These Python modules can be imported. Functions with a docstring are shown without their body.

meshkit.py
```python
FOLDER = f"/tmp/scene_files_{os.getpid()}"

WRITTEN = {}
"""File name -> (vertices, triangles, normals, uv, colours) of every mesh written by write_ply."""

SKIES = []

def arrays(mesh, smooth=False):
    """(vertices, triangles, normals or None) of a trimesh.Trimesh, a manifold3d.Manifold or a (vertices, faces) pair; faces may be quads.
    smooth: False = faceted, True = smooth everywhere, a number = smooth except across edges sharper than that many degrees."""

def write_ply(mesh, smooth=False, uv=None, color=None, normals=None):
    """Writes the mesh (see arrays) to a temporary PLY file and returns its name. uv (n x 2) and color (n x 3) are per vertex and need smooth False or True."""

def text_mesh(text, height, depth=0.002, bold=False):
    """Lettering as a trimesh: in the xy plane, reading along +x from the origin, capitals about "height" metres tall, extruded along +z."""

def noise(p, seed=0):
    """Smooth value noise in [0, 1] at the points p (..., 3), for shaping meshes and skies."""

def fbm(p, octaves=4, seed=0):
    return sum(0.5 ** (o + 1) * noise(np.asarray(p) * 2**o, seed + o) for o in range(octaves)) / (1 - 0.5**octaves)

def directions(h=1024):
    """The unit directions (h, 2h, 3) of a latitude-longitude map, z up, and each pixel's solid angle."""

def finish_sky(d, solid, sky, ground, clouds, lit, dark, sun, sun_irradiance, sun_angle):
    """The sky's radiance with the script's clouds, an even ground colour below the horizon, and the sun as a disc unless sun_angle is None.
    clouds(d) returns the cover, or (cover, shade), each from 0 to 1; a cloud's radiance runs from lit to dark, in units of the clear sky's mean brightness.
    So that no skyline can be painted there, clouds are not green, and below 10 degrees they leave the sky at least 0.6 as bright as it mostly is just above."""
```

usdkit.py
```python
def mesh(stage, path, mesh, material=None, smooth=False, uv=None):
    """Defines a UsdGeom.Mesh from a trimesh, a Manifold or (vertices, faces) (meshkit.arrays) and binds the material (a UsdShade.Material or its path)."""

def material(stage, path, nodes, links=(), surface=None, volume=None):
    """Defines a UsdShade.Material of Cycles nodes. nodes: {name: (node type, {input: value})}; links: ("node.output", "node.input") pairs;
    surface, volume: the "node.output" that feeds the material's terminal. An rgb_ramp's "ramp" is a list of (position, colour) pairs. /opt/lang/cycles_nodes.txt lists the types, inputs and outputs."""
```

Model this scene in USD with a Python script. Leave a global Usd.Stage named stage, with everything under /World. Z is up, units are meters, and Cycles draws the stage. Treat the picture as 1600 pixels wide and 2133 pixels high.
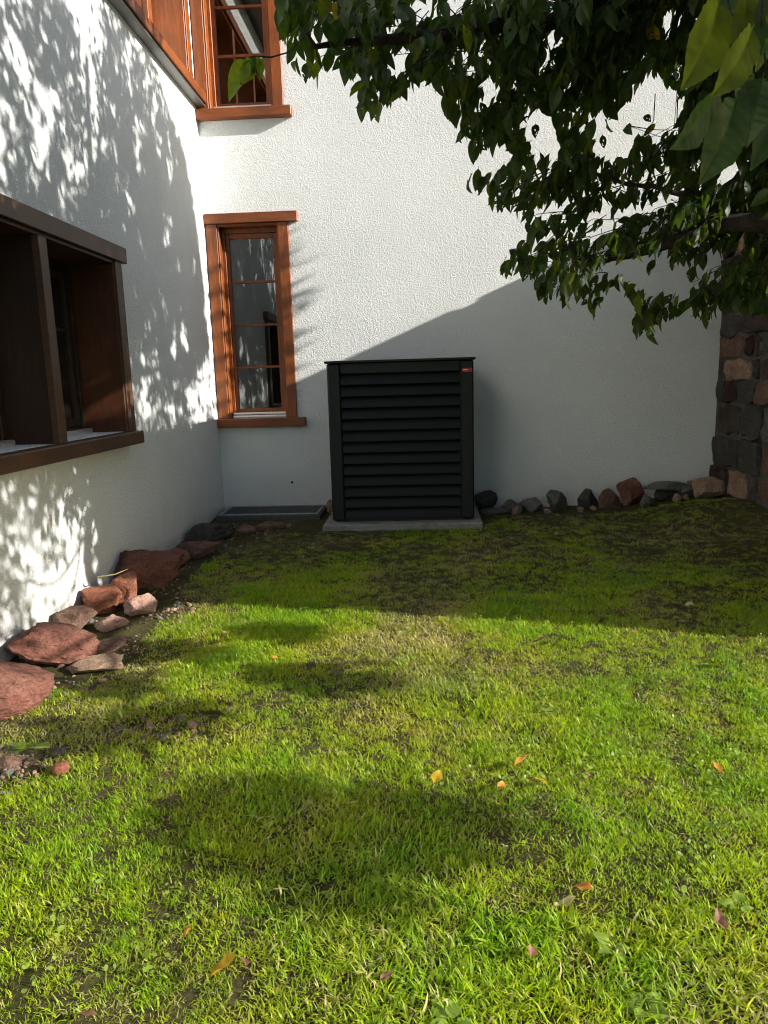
import math, numpy as np, trimesh, manifold3d as m3
import usdkit, meshkit
from pxr import Usd, UsdGeom, UsdLux, UsdShade, Gf, Sdf, Vt
from shapely.geometry import Polygon, Point

stage = Usd.Stage.CreateInMemory()
UsdGeom.SetStageUpAxis(stage, UsdGeom.Tokens.z)
UsdGeom.SetStageMetersPerUnit(stage, 1.0)
UsdGeom.Xform.Define(stage, '/World')
UsdGeom.Scope.Define(stage, '/World/Looks')

# ------------------------------------------------------------------ camera, sky, sun, exposure
YAW, PITCH, ROLL = 0.0556, 0.1819, -0.0281
EYE = np.array([2.0003, -7.0302, 1.2566])
EXPOSURE = 1.12
SKY = 0.09
SUN = 1.25
fwd = np.array([-math.sin(YAW) * math.cos(PITCH), math.cos(YAW) * math.cos(PITCH), -math.sin(PITCH)])
rgt0 = np.array([math.cos(YAW), math.sin(YAW), 0.0])
up0 = np.cross(rgt0, fwd)
rgt = math.cos(ROLL) * rgt0 + math.sin(ROLL) * up0
upv = math.cos(ROLL) * up0 - math.sin(ROLL) * rgt0


def mat(r0, r1, r2, t=(0, 0, 0)):
    return Gf.Matrix4d(*map(float, (*r0, 0, *r1, 0, *r2, 0, *t, 1)))


cam = UsdGeom.Camera.Define(stage, '/World/camera')
cam.AddTransformOp().Set(mat(rgt, upv, -fwd, EYE))
cam.CreateHorizontalApertureAttr(36.0)
cam.CreateVerticalApertureAttr(48.0)
cam.CreateFocalLengthAttr(36.0 * 1493.5 / 1600)
cam.CreateClippingRangeAttr(Gf.Vec2f(0.05, 2000))
cam.CreateExposureAttr(EXPOSURE)

SUNDIR = np.array([1.0, -0.23, 0.416])
SUNDIR /= np.linalg.norm(SUNDIR)
sky_mat = usdkit.material(stage, '/World/Looks/sky_look', {
    's': ('sky_texture', {'sky_type': 'single_scattering', 'sun_disc': False, 'sun_elevation': float(math.asin(SUNDIR[2])), 'sun_rotation': float(math.atan2(SUNDIR[0], SUNDIR[1])), 'aerosol_density': 1.0}),
    'b': ('background_shader', {'strength': SKY})}, [('s.color', 'b.color')], surface='b.background')
dome = UsdLux.DomeLight.Define(stage, '/World/sky')
UsdShade.MaterialBindingAPI.Apply(dome.GetPrim()).Bind(sky_mat)
dome.GetPrim().SetCustomDataByKey('kind', 'structure')
sun = UsdLux.DistantLight.Define(stage, '/World/sun')
sun.CreateIntensityAttr(SUN)
sun.CreateAngleAttr(0.5)
sun.CreateColorAttr(Gf.Vec3f(1.0, 0.955, 0.87))
sun.GetPrim().CreateAttribute('inputs:normalize', Sdf.ValueTypeNames.Bool).Set(True)
sx = np.cross([0, 0, 1], SUNDIR); sx /= np.linalg.norm(sx)
sun.AddTransformOp().Set(mat(sx, np.cross(SUNDIR, sx), SUNDIR))

# ------------------------------------------------------------------ helpers
used = {}


def fresh(parent, name):
    k = used.get((parent, name), 0)
    used[(parent, name)] = k + 1
    return f'{parent}/{name}' if k == 0 else f'{parent}/{name}_{k:03d}'


def tag(prim, label=None, cat=None, group=None, kind=None):
    for k, v in (('label', label), ('category', cat), ('group', group), ('kind', kind)):
        if v:
            prim.SetCustomDataByKey(k, v)
    return prim


def thing(name, label, cat, group=None, loc=(0, 0, 0)):
    x = UsdGeom.Xform.Define(stage, fresh('/World', name))
    if any(loc):
        x.AddTranslateOp().Set(Gf.Vec3d(*map(float, loc)))
    return str(tag(x.GetPrim(), label, cat, group).GetPath())


def obj(name, mesh, m, parent='/World', smooth=False, **kw):
    p = fresh(parent, name)
    g = usdkit.mesh(stage, p, mesh, m, smooth)
    tag(g.GetPrim(), **kw)
    return p


def part(name, parent):
    p = fresh(parent, name)
    UsdGeom.Xform.Define(stage, p)
    return p


def cbox(lo, hi, c=0.0028):
    """A box with chamfered edges."""
    lo, hi = np.minimum(lo, hi), np.maximum(lo, hi)
    c = min(c, 0.45 * float((hi - lo).min()))
    pts = []
    for ax in range(3):
        a, b = np.array(lo, float), np.array(hi, float)
        for k in range(3):
            if k != ax:
                a[k] += c
                b[k] -= c
        pts += [[(a, b)[i][0], (a, b)[j][1], (a, b)[k][2]] for i in (0, 1) for j in (0, 1) for k in (0, 1)]
    return trimesh.Trimesh(*(lambda h: (h.vertices, h.faces))(trimesh.convex.convex_hull(np.array(pts))), process=False)


def cat(ms):
    return trimesh.util.concatenate(ms)


def tube(pts, rad, sides=6):
    """A tapering tube along a polyline with closed ends."""
    pts = np.asarray(pts, float)
    rad = np.broadcast_to(rad, len(pts))
    t = np.gradient(pts, axis=0)
    t /= np.linalg.norm(t, axis=1, keepdims=True) + 1e-12
    ref = np.array([0.0, 0, 1]) if abs(t[:, 2]).max() < 0.9 else np.array([0.13, 0.99, 0.05])
    a = np.cross(t, ref); a /= np.linalg.norm(a, axis=1, keepdims=True) + 1e-12
    b = np.cross(t, a)
    ang = np.arange(sides) * 2 * np.pi / sides
    ring = pts[:, None] + rad[:, None, None] * (np.cos(ang)[None, :, None] * a[:, None] + np.sin(ang)[None, :, None] * b[:, None])
    v = np.vstack([ring.reshape(-1, 3), pts[:1], pts[-1:]])
    f = []
    n = len(pts)
    for i in range(n - 1):
        for j in range(sides):
            k = (j + 1) % sides
            f += [[i * sides + j, i * sides + k, (i + 1) * sides + k], [i * sides + j, (i + 1) * sides + k, (i + 1) * sides + j]]
    for j in range(sides):
        k = (j + 1) % sides
        f += [[n * sides, k, j], [n * sides + 1, (n - 1) * sides + j, (n - 1) * sides + k]]
    return trimesh.Trimesh(v, np.array(f)[:, ::-1], process=False)


def mtl(name, nodes, links, surface='p.BSDF'):
    return usdkit.material(stage, '/World/Looks/' + name, nodes, links, surface=surface)


def smoothstep(a, b, x):
    t = np.clip((x - a) / (b - a), 0, 1)
    return t * t * (3 - 2 * t)


def project(P):
    d = np.asarray(P, float) - EYE
    z = d @ fwd
    zz = np.where(z > 1e-3, z, 1e-3)
    return np.stack([800 + 1493.5 * (d @ rgt) / zz, 1066.5 - 1493.5 * (d @ upv) / zz], -1), z


def unproject(px, py, depth):
    return EYE + depth * (fwd + rgt * (px - 800) / 1493.5 + upv * (1066.5 - py) / 1493.5)


# ------------------------------------------------------------------ materials
stucco = mtl('white_stucco', {
    'g': ('geometry', {}),
    'd': ('noise_texture', {'scale': 31.0, 'detail': 1.5, 'roughness': 0.55, 'distortion': 1.3}),
    'worm': ('rgb_ramp', {'ramp': [(0, (0.15,) * 3), (0.40, (0.35,) * 3), (0.5, (1,) * 3), (0.60, (0.35,) * 3), (1, (0.15,) * 3)]}),
    'fine': ('noise_texture', {'scale': 140.0, 'detail': 3.0, 'roughness': 0.65}),
    'sum': ('math', {'math_type': 'multiply_add', 'value2': 0.45}),
    'big': ('noise_texture', {'scale': 1.3, 'detail': 5.0, 'roughness': 0.6}),
    'tone': ('rgb_ramp', {'ramp': [(0.3, (0.645, 0.66, 0.65)), (0.7, (0.715, 0.73, 0.725))]}),
    'sep': ('separate_xyz', {}),
    'low': ('map_range', {'from_min': 0.0, 'from_max': 0.42, 'to_min': 1.0, 'to_max': 0.0, 'clamp': True}),
    'dn': ('noise_texture', {'scale': 7.0, 'detail': 5.0, 'roughness': 0.7}),
    'dm': ('math', {'math_type': 'multiply'}),
    'dirt': ('mix_color', {'b': (0.46, 0.43, 0.37)}),
    'bump': ('bump', {'strength': 1.0, 'distance': 0.004}),
    'p': ('principled_bsdf', {'roughness': 0.9, 'specular_ior_level': 0.25})},
    [('g.position', 'd.vector'), ('g.position', 'fine.vector'), ('g.position', 'big.vector'), ('g.position', 'sep.vector'), ('g.position', 'dn.vector'),
     ('d.fac', 'worm.fac'), ('fine.fac', 'sum.value1'), ('worm.color', 'sum.value3'), ('big.fac', 'tone.fac'),
     ('sep.z', 'low.value'), ('low.result', 'dm.value1'), ('dn.fac', 'dm.value2'), ('dm.value', 'dirt.fac'), ('tone.color', 'dirt.a'),
     ('dirt.result', 'p.base_color'), ('sum.value', 'bump.height'), ('bump.normal', 'p.normal')])


def wood(name, dark, light, rough=0.5, stretch=(9, 9, 1.2), coat=0.0):
    return mtl(name, {
        'g': ('geometry', {}), 'm': ('mapping', {'scale': stretch}),
        'n': ('noise_texture', {'scale': 5.0, 'detail': 6.0, 'roughness': 0.65, 'distortion': 0.6}),
        'r': ('rgb_ramp', {'ramp': [(0.3, dark), (0.7, light)]}),
        'bl': ('noise_texture', {'scale': 2.5, 'detail': 3.0}),
        'br': ('rgb_ramp', {'ramp': [(0.3, (0.6,) * 3), (0.7, (1.1,) * 3)]}),
        'mx': ('mix_color', {'blend_type': 'multiply', 'fac': 1.0}),
        'b': ('bump', {'strength': 0.35, 'distance': 0.002}),
        'p': ('principled_bsdf', {'roughness': rough, 'coat_weight': coat, 'coat_roughness': 0.25})},
        [('g.position', 'm.vector'), ('m.vector', 'n.vector'), ('n.fac', 'r.fac'), ('g.position', 'bl.vector'), ('bl.fac', 'br.fac'),
         ('r.color', 'mx.a'), ('br.color', 'mx.b'), ('mx.result', 'p.base_color'), ('n.fac', 'b.height'), ('b.normal', 'p.normal')])


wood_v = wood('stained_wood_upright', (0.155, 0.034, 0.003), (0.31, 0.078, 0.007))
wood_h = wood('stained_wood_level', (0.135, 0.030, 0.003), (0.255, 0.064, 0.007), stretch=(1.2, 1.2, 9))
wood_d = wood('recess_shade_wood', (0.014, 0.005, 0.0015), (0.032, 0.010, 0.003), rough=0.6)  # stained wood with the recess shade put into its colour
wood_r = wood('shaded_reveal_wood', (0.045, 0.012, 0.0015), (0.10, 0.026, 0.004), rough=0.55)  # same stain, darkened in colour for the shade inside the reveal
wood_w = wood('brown_shade_wood', (0.062, 0.029, 0.014), (0.11, 0.048, 0.021), rough=0.55, stretch=(1.2, 1.2, 9))  # eave brown; on the lower left window, shade and sky gloss in the colour
glass = mtl('window_glass', {
    'f': ('fresnel', {'IOR': 1.52}), 't': ('transparent_bsdf', {'color': (0.93, 0.95, 0.94)}), 'gl': ('glossy_bsdf', {'color': (1, 1, 1), 'roughness': 0.0}),
    'k': ('math', {'math_type': 'multiply_add', 'value2': 1.6, 'value3': 0.03, 'use_clamp': True}),
    'mx': ('mix_closure', {})}, [('f.fac', 'k.value1'), ('k.value', 'mx.fac'), ('t.BSDF', 'mx.closure1'), ('gl.BSDF', 'mx.closure2')], surface='mx.closure')
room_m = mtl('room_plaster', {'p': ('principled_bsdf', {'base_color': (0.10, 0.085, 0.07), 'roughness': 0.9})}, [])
alu = mtl('bare_aluminium', {'p': ('principled_bsdf', {'base_color': (0.72, 0.71, 0.68), 'roughness': 0.38, 'metallic': 0.85})}, [])
zinc = mtl('dull_zinc', {'p': ('principled_bsdf', {'base_color': (0.30, 0.30, 0.285), 'roughness': 0.55, 'metallic': 0.4})}, [])
lead = mtl('dull_lead', {'p': ('principled_bsdf', {'base_color': (0.16, 0.155, 0.14), 'roughness': 0.5, 'metallic': 0.6})}, [])


def speck(name, c0, c1, scale, rough, bump=0.002, spec=0.4, metal=0.0):
    return mtl(name, {
        'g': ('geometry', {}), 'n': ('noise_texture', {'scale': scale, 'detail': 6.0, 'roughness': 0.7}),
        'r': ('rgb_ramp', {'ramp': [(0.3, c0), (0.7, c1)]}), 'b': ('bump', {'strength': 0.8, 'distance': bump}),
        'p': ('principled_bsdf', {'roughness': rough, 'specular_ior_level': spec, 'metallic': metal})},
        [('g.position', 'n.vector'), ('n.fac', 'r.fac'), ('r.color', 'p.base_color'), ('n.fac', 'b.height'), ('b.normal', 'p.normal')])


anthracite = speck('anthracite_coat', (0.0055, 0.008, 0.0065), (0.0085, 0.011, 0.0095), 60, 0.5, 0.0003, 0.25)
slat_m = speck('louvre_coat', (0.0035, 0.0045, 0.0048), (0.006, 0.0072, 0.0076), 50, 0.5, 0.0003, 0.18)
dark_in = mtl('dark_inside', {'p': ('principled_bsdf', {'base_color': (0.008, 0.008, 0.008), 'roughness': 0.8})}, [])
red_m = mtl('red_badge', {'p': ('principled_bsdf', {'base_color': (0.33, 0.012, 0.014), 'roughness': 0.35})}, [])
pale_m = mtl('pale_print', {'p': ('principled_bsdf', {'base_color': (0.7, 0.66, 0.62), 'roughness': 0.5})}, [])
concrete_d = speck('dark_concrete', (0.05, 0.05, 0.046), (0.10, 0.098, 0.09), 22, 0.9, 0.003)
concrete = speck('concrete', (0.22, 0.215, 0.20), (0.36, 0.35, 0.33), 22, 0.9, 0.003)
pad_m = speck('weathered_concrete', (0.13, 0.125, 0.11), (0.24, 0.23, 0.205), 16, 0.95, 0.004)
grate_m = speck('grey_grating', (0.05, 0.055, 0.058), (0.085, 0.09, 0.092), 40, 0.55, 0.0006)
roof_m = speck('clay_roof', (0.16, 0.06, 0.035), (0.26, 0.10, 0.06), 8, 0.8, 0.01)


def stone(name, cols, scale=5.0, seed=0.0):
    return mtl(name, {
        'g': ('geometry', {}), 'm': ('mapping', {'location': (seed, seed * 1.7, -seed)}),
        'n': ('noise_texture', {'scale': scale, 'detail': 7.0, 'roughness': 0.68}),
        'r': ('rgb_ramp', {'ramp': [(0.28, cols[0]), (0.5, cols[1]), (0.74, cols[2])]}),
        'l': ('noise_texture', {'scale': scale * 5, 'detail': 5.0, 'roughness': 0.75}),
        'lr': ('rgb_ramp', {'ramp': [(0.35, (0.68,) * 3), (0.66, (1.12,) * 3)]}),
        'mx': ('mix_color', {'blend_type': 'multiply', 'fac': 1.0}),
        'b': ('bump', {'strength': 1.0, 'distance': 0.014}),
        'v': ('noise_texture', {'scale': 95.0, 'detail': 4.0, 'roughness': 0.8}),
        'vr': ('rgb_ramp', {'ramp': [(0.36, (0.55,) * 3), (0.62, (1.25,) * 3)]}),
        'm2': ('mix_color', {'blend_type': 'multiply', 'fac': 1.0, 'use_clamp': False}),
        'bh': ('math', {'math_type': 'multiply_add', 'value2': 0.35}),
        'p': ('principled_bsdf', {'roughness': 0.9, 'specular_ior_level': 0.25})},
        [('g.position', 'm.vector'), ('m.vector', 'n.vector'), ('m.vector', 'l.vector'), ('n.fac', 'r.fac'), ('l.fac', 'lr.fac'),
         ('r.color', 'mx.a'), ('lr.color', 'mx.b'), ('m.vector', 'v.vector'), ('v.fac', 'vr.fac'), ('mx.result', 'm2.a'), ('vr.color', 'm2.b'), ('m2.result', 'p.base_color'), ('v.fac', 'bh.value1'), ('l.fac', 'bh.value3'), ('bh.value', 'b.height'), ('b.normal', 'p.normal')])


ST = {
    'red': stone('red_sandstone', ((0.10, 0.042, 0.03), (0.17, 0.068, 0.047), (0.25, 0.12, 0.085)), 5, 1.3),
    'orange': stone('orange_sandstone', ((0.17, 0.062, 0.035), (0.26, 0.094, 0.052), (0.34, 0.16, 0.10)), 6, 3.1),
    'tan': stone('tan_sandstone', ((0.20, 0.125, 0.08), (0.31, 0.20, 0.135), (0.42, 0.30, 0.22)), 6, 5.7),
    'umber': stone('umber_stone', ((0.03, 0.021, 0.016), (0.055, 0.038, 0.029), (0.10, 0.075, 0.06)), 5, 17.9),
    'brown': stone('brown_stone', ((0.085, 0.05, 0.035), (0.15, 0.085, 0.06), (0.22, 0.14, 0.10)), 5, 7.9),
    'grey': stone('grey_stone', ((0.07, 0.07, 0.06), (0.125, 0.12, 0.10), (0.20, 0.19, 0.165)), 6, 9.2),
    'dark': stone('dark_stone', ((0.035, 0.034, 0.03), (0.06, 0.056, 0.048), (0.10, 0.09, 0.08)), 6, 11.4),
    'maroon': stone('maroon_stone', ((0.025, 0.011, 0.009), (0.045, 0.019, 0.015), (0.08, 0.042, 0.034)), 5, 15.1),
    'pink': stone('pink_sandstone', ((0.26, 0.15, 0.12), (0.38, 0.23, 0.18), (0.48, 0.33, 0.27)), 6, 13.6),
}
mortar_m = speck('old_mortar', (0.05, 0.044, 0.036), (0.095, 0.083, 0.068), 14, 0.95, 0.012)

soil = mtl('soil_and_thatch', {
    'g': ('geometry', {}),
    'n': ('noise_texture', {'scale': 1.7, 'detail': 6.0, 'roughness': 0.65}),
    'r': ('rgb_ramp', {'ramp': [(0.3, (0.036, 0.036, 0.011)), (0.52, (0.062, 0.056, 0.019)), (0.7, (0.105, 0.088, 0.038))]}),
    'f': ('noise_texture', {'scale': 60.0, 'detail': 6.0, 'roughness': 0.75}),
    'fr': ('rgb_ramp', {'ramp': [(0.33, (0.45,) * 3), (0.68, (1.35,) * 3)]}),
    'mx': ('mix_color', {'blend_type': 'multiply', 'fac': 1.0, 'use_clamp': False}),
    'b': ('bump', {'strength': 1.0, 'distance': 0.012}),
    'p': ('principled_bsdf', {'roughness': 0.95, 'specular_ior_level': 0.15})},
    [('g.position', 'n.vector'), ('g.position', 'f.vector'), ('n.fac', 'r.fac'), ('f.fac', 'fr.fac'), ('r.color', 'mx.a'), ('fr.color', 'mx.b'),
     ('mx.result', 'p.base_color'), ('f.fac', 'b.height'), ('b.normal', 'p.normal')])


def blade_mat(name, c0, c1, c2, patch0, patch1, trans=0.5):
    """Grass: the tone runs from blade to blade, the hue drifts over the lawn."""
    return mtl(name, {
        'g': ('geometry', {}), 'n': ('noise_texture', {'scale': 2.3, 'detail': 4.0, 'roughness': 0.6}),
        'pr': ('rgb_ramp', {'ramp': [(0.36, patch0), (0.64, patch1)]}),
        'ir': ('rgb_ramp', {'ramp': [(0.0, c0), (0.5, c1), (1.0, c2)]}),
        'w': ('white_noise_texture', {'dimensions': '3D'}),
        'sc': ('vector_math', {'math_type': 'snap', 'vector2': (0.013, 0.013, 1.0)}),
        'hm': ('mix_float', {'fac': 0.5}),
        'mx': ('mix_color', {'blend_type': 'multiply', 'fac': 1.0, 'use_clamp': False}),
        'tb': ('mix_color', {'blend_type': 'multiply', 'fac': 1.0, 'b': (1.5, 1.45, 0.7), 'use_clamp': False}),
        'p': ('principled_bsdf', {'roughness': 0.5, 'specular_ior_level': 0.35}), 't': ('translucent_bsdf', {}), 'm': ('mix_closure', {'fac': trans})},
        [('g.position', 'n.vector'), ('n.fac', 'pr.fac'), ('g.random_per_island', 'hm.a'), ('g.position', 'sc.vector1'), ('sc.vector', 'w.vector'), ('w.value', 'hm.b'),
         ('hm.result', 'ir.fac'), ('ir.color', 'mx.a'), ('pr.color', 'mx.b'), ('mx.result', 'p.base_color'), ('mx.result', 'tb.a'), ('tb.result', 't.color'),
         ('p.BSDF', 'm.closure1'), ('t.BSDF', 'm.closure2')], surface='m.closure')


grass_green = blade_mat('grass_green', (0.17, 0.29, 0.009), (0.35, 0.49, 0.014), (0.52, 0.62, 0.05), (0.74, 0.9, 0.9), (1.2, 1.06, 0.9))
grass_olive = blade_mat('grass_olive', (0.22, 0.28, 0.02), (0.39, 0.46, 0.035), (0.56, 0.60, 0.10), (0.8, 0.92, 0.9), (1.2, 1.05, 1.0))
grass_straw = blade_mat('grass_straw', (0.30, 0.27, 0.09), (0.46, 0.43, 0.18), (0.62, 0.59, 0.31), (0.8, 0.85, 0.8), (1.1, 1.05, 1.0), 0.3)
clover_m = blade_mat('clover_leaf', (0.14, 0.22, 0.025), (0.23, 0.31, 0.05), (0.36, 0.43, 0.11), (0.8, 0.9, 0.9), (1.1, 1.05, 1.0), 0.35)


def leaf_mat(name, c0, c1, tr, trans=0.4, rough=0.42):
    return mtl(name, {
        'g': ('geometry', {}), 'n': ('noise_texture', {'scale': 9.0, 'detail': 3.0}),
        'r': ('rgb_ramp', {'ramp': [(0.3, c0), (0.7, c1)]}),
        's': ('noise_texture', {'scale': 55.0, 'detail': 3.0}),
        'sr': ('rgb_ramp', {'ramp': [(0.35, (0.75,) * 3), (0.65, (1.1,) * 3)]}),
        'mx': ('mix_color', {'blend_type': 'multiply', 'fac': 1.0, 'use_clamp': False}),
        'tm': ('mix_color', {'blend_type': 'multiply', 'fac': 1.0, 'b': tr, 'use_clamp': False}),
        'p': ('principled_bsdf', {'roughness': rough, 'specular_ior_level': 0.25}), 't': ('translucent_bsdf', {}), 'm': ('mix_closure', {'fac': trans})},
        [('g.position', 'n.vector'), ('g.position', 's.vector'), ('n.fac', 'r.fac'), ('s.fac', 'sr.fac'), ('r.color', 'mx.a'), ('sr.color', 'mx.b'),
         ('mx.result', 'p.base_color'), ('mx.result', 'tm.a'), ('tm.result', 't.color'), ('p.BSDF', 'm.closure1'), ('t.BSDF', 'm.closure2')], surface='m.closure')


leaf_green = leaf_mat('leaf_green', (0.016, 0.034, 0.008), (0.034, 0.06, 0.012), (2.6, 2.5, 0.7), 0.4, 0.5)
leaf_light = leaf_mat('leaf_light', (0.045, 0.066, 0.006), (0.075, 0.098, 0.010), (2.8, 2.5, 0.4), 0.5, 0.6)  # light green leaf; on some near leaves the colour stands in for sun
leaf_yellow = leaf_mat('leaf_yellow', (0.42, 0.27, 0.02), (0.55, 0.38, 0.03), (1.2, 1.0, 0.5))
leaf_orange = leaf_mat('leaf_orange', (0.42, 0.17, 0.03), (0.52, 0.25, 0.05), (1.1, 0.9, 0.6), 0.25)
leaf_brown = leaf_mat('leaf_brown', (0.16, 0.075, 0.045), (0.27, 0.14, 0.085), (1.0, 0.9, 0.8), 0.15, 0.6)
leaf_cream = leaf_mat('leaf_cream', (0.42, 0.34, 0.14), (0.55, 0.48, 0.24), (1.0, 0.95, 0.7), 0.2)
leaf_sunlit_tone = leaf_mat('leaf_sunlit_tone', (0.085, 0.125, 0.008), (0.13, 0.17, 0.014), (2.0, 1.9, 0.4), 0.5, 0.55)  # sunlight on the sprig put into the leaf colour
bark = stone('tree_bark', ((0.016, 0.013, 0.010), (0.032, 0.026, 0.020), (0.06, 0.05, 0.04)), 14, 2.2)

# ------------------------------------------------------------------ ground: one sheet, fine in the yard
axx = np.unique(np.concatenate([np.linspace(-300, -20, 8), np.linspace(-20, -1, 8), np.linspace(-1, 6, 141), np.linspace(6, 20, 8), np.linspace(20, 300, 8)]))
axy = np.unique(np.concatenate([np.linspace(-300, -20, 8), np.linspace(-20, -8, 8), np.linspace(-8, 1, 181), np.linspace(1, 20, 8), np.linspace(20, 300, 8)]))


def ground_z(x, y):
    x, y = np.asarray(x, float), np.asarray(y, float)
    p = np.stack([x * 1.1 + 31, y * 1.1 + 47, 0 * x + 3], -1)
    near = smoothstep(-12, -7.5, y) * smoothstep(-1, 0.2, x) * (1 - smoothstep(5.5, 9, x))
    und = (meshkit.fbm(p, 2, 5) - 0.5) * 0.05 + (meshkit.fbm(p * 6, 3, 9) - 0.5) * 0.022
    flat = 1 - smoothstep(0.35, 0.0, np.abs(x - 1.8) - 0.75) * smoothstep(-1.5, -1.2, y) * 0.8
    return near * (und * flat) + 0.07 * smoothstep(3.7, 4.7, x) * smoothstep(-1.8, -0.3, y) * (1 - smoothstep(6, 9, x)) + 0.13 * smoothstep(3.7, 4.75, x) * smoothstep(-2.8, -1.2, y) * (1 - 0.75 * smoothstep(-0.9, -0.25, y)) * (1 - smoothstep(6, 9, x)) - 0.012


gx, gy = np.meshgrid(axx, axy, indexing='ij')
gv = np.stack([gx, gy, ground_z(gx, gy)], -1).reshape(-1, 3)
ny = len(axy)
ii, jj = np.meshgrid(np.arange(len(axx) - 1), np.arange(ny - 1), indexing='ij')
q = (ii * ny + jj).ravel()
gf = np.vstack([np.stack([q, q + ny, q + ny + 1], 1), np.stack([q, q + ny + 1, q + 1], 1)])
obj('ground', trimesh.Trimesh(gv, gf, process=False), soil, smooth=True, kind='structure', label='lawn soil with thin brown patches in front of the white house')

# ------------------------------------------------------------------ the white house
house = thing('white_house', 'white stuccoed house with orange-brown wooden window frames forming the corner', 'house')
TOP = 6.9
EAVE = 5.62


def cut_wall(lo, hi, holes):
    w = m3.Manifold.cube(tuple(np.subtract(hi, lo)), False).translate(tuple(lo))
    for a, b in holes:
        w = w - m3.Manifold.cube(tuple(np.subtract(b, a)), False).translate(tuple(a))
    return w


# openings (u along the wall, z up) of the windows
BACK = [dict(u0=0.108, u1=0.700, z0=0.925, z1=2.735), dict(u0=0.108, u1=0.712, z0=3.72, z1=5.53)]
SIDE = [dict(right=-2.275, bay=0.87, bays=2, post=0.085, z0=0.965, z1=2.065), dict(right=-0.300, bay=0.87, bays=3, post=0.085, z0=3.86, z1=5.05)]
for s in SIDE:
    s['u1'] = s['right']
    s['u0'] = s['right'] - s['bays'] * s['bay'] - (s['bays'] - 1) * s['post']
obj('wall', cut_wall((-0.42, 0.0, -0.3), (9.0, 0.42, TOP), [((b['u0'], -0.1, b['z0']), (b['u1'], 0.6, b['z1'])) for b in BACK]), stucco, house, label='back wall in rough white scratch plaster')
obj('wall', cut_wall((-0.42, -10.0, -0.3), (0.0, -0.001, EAVE), [((-0.6, s['u0'], s['z0']), (0.1, s['u1'], s['z1'])) for s in SIDE]), stucco, house, label='left side wall dappled with tree shadow')
for (lo, hi) in (((-0.9, -10.5, EAVE), (0.45, -0.002, EAVE + 0.16)), ((-0.9, 0.001, TOP), (9.4, 0.9, TOP + 0.18)), ((-0.4, -0.35, TOP), (9.4, 0.0, TOP + 0.18))):
    obj('eave', cbox(lo, hi, 0.02), wood_w, house)
rv = np.array([[-0.95, -10.6, EAVE + 0.17], [0.55, -10.6, EAVE + 0.17], [-6, -10.6, EAVE + 4.5], [-0.95, -0.003, EAVE + 0.17], [0.55, -0.003, EAVE + 0.17], [-6, -0.003, EAVE + 4.5]])
obj('roof', trimesh.convex.convex_hull(rv), roof_m, house)
rv = np.array([[-0.5, -0.4, TOP + 0.19], [9.5, -0.4, TOP + 0.19], [-0.5, 5, TOP + 4.5], [9.5, 5, TOP + 4.5], [-0.5, 1.2, TOP + 0.19], [9.5, 1.2, TOP + 0.19]])
obj('roof', trimesh.convex.convex_hull(rv), roof_m, house)
for p in ((0.70, 0.30), (0.745, 0.335)):
    c = trimesh.creation.cylinder(0.011, 0.012, sections=10)
    c.apply_transform(trimesh.transformations.rotation_matrix(math.pi / 2, [1, 0, 0]))
    c.apply_translation((p[0], -0.004, p[1] - 0.02))
    if p[0] < 0.72:
        obj('wall_plug', c, dark_in, house)


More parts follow.
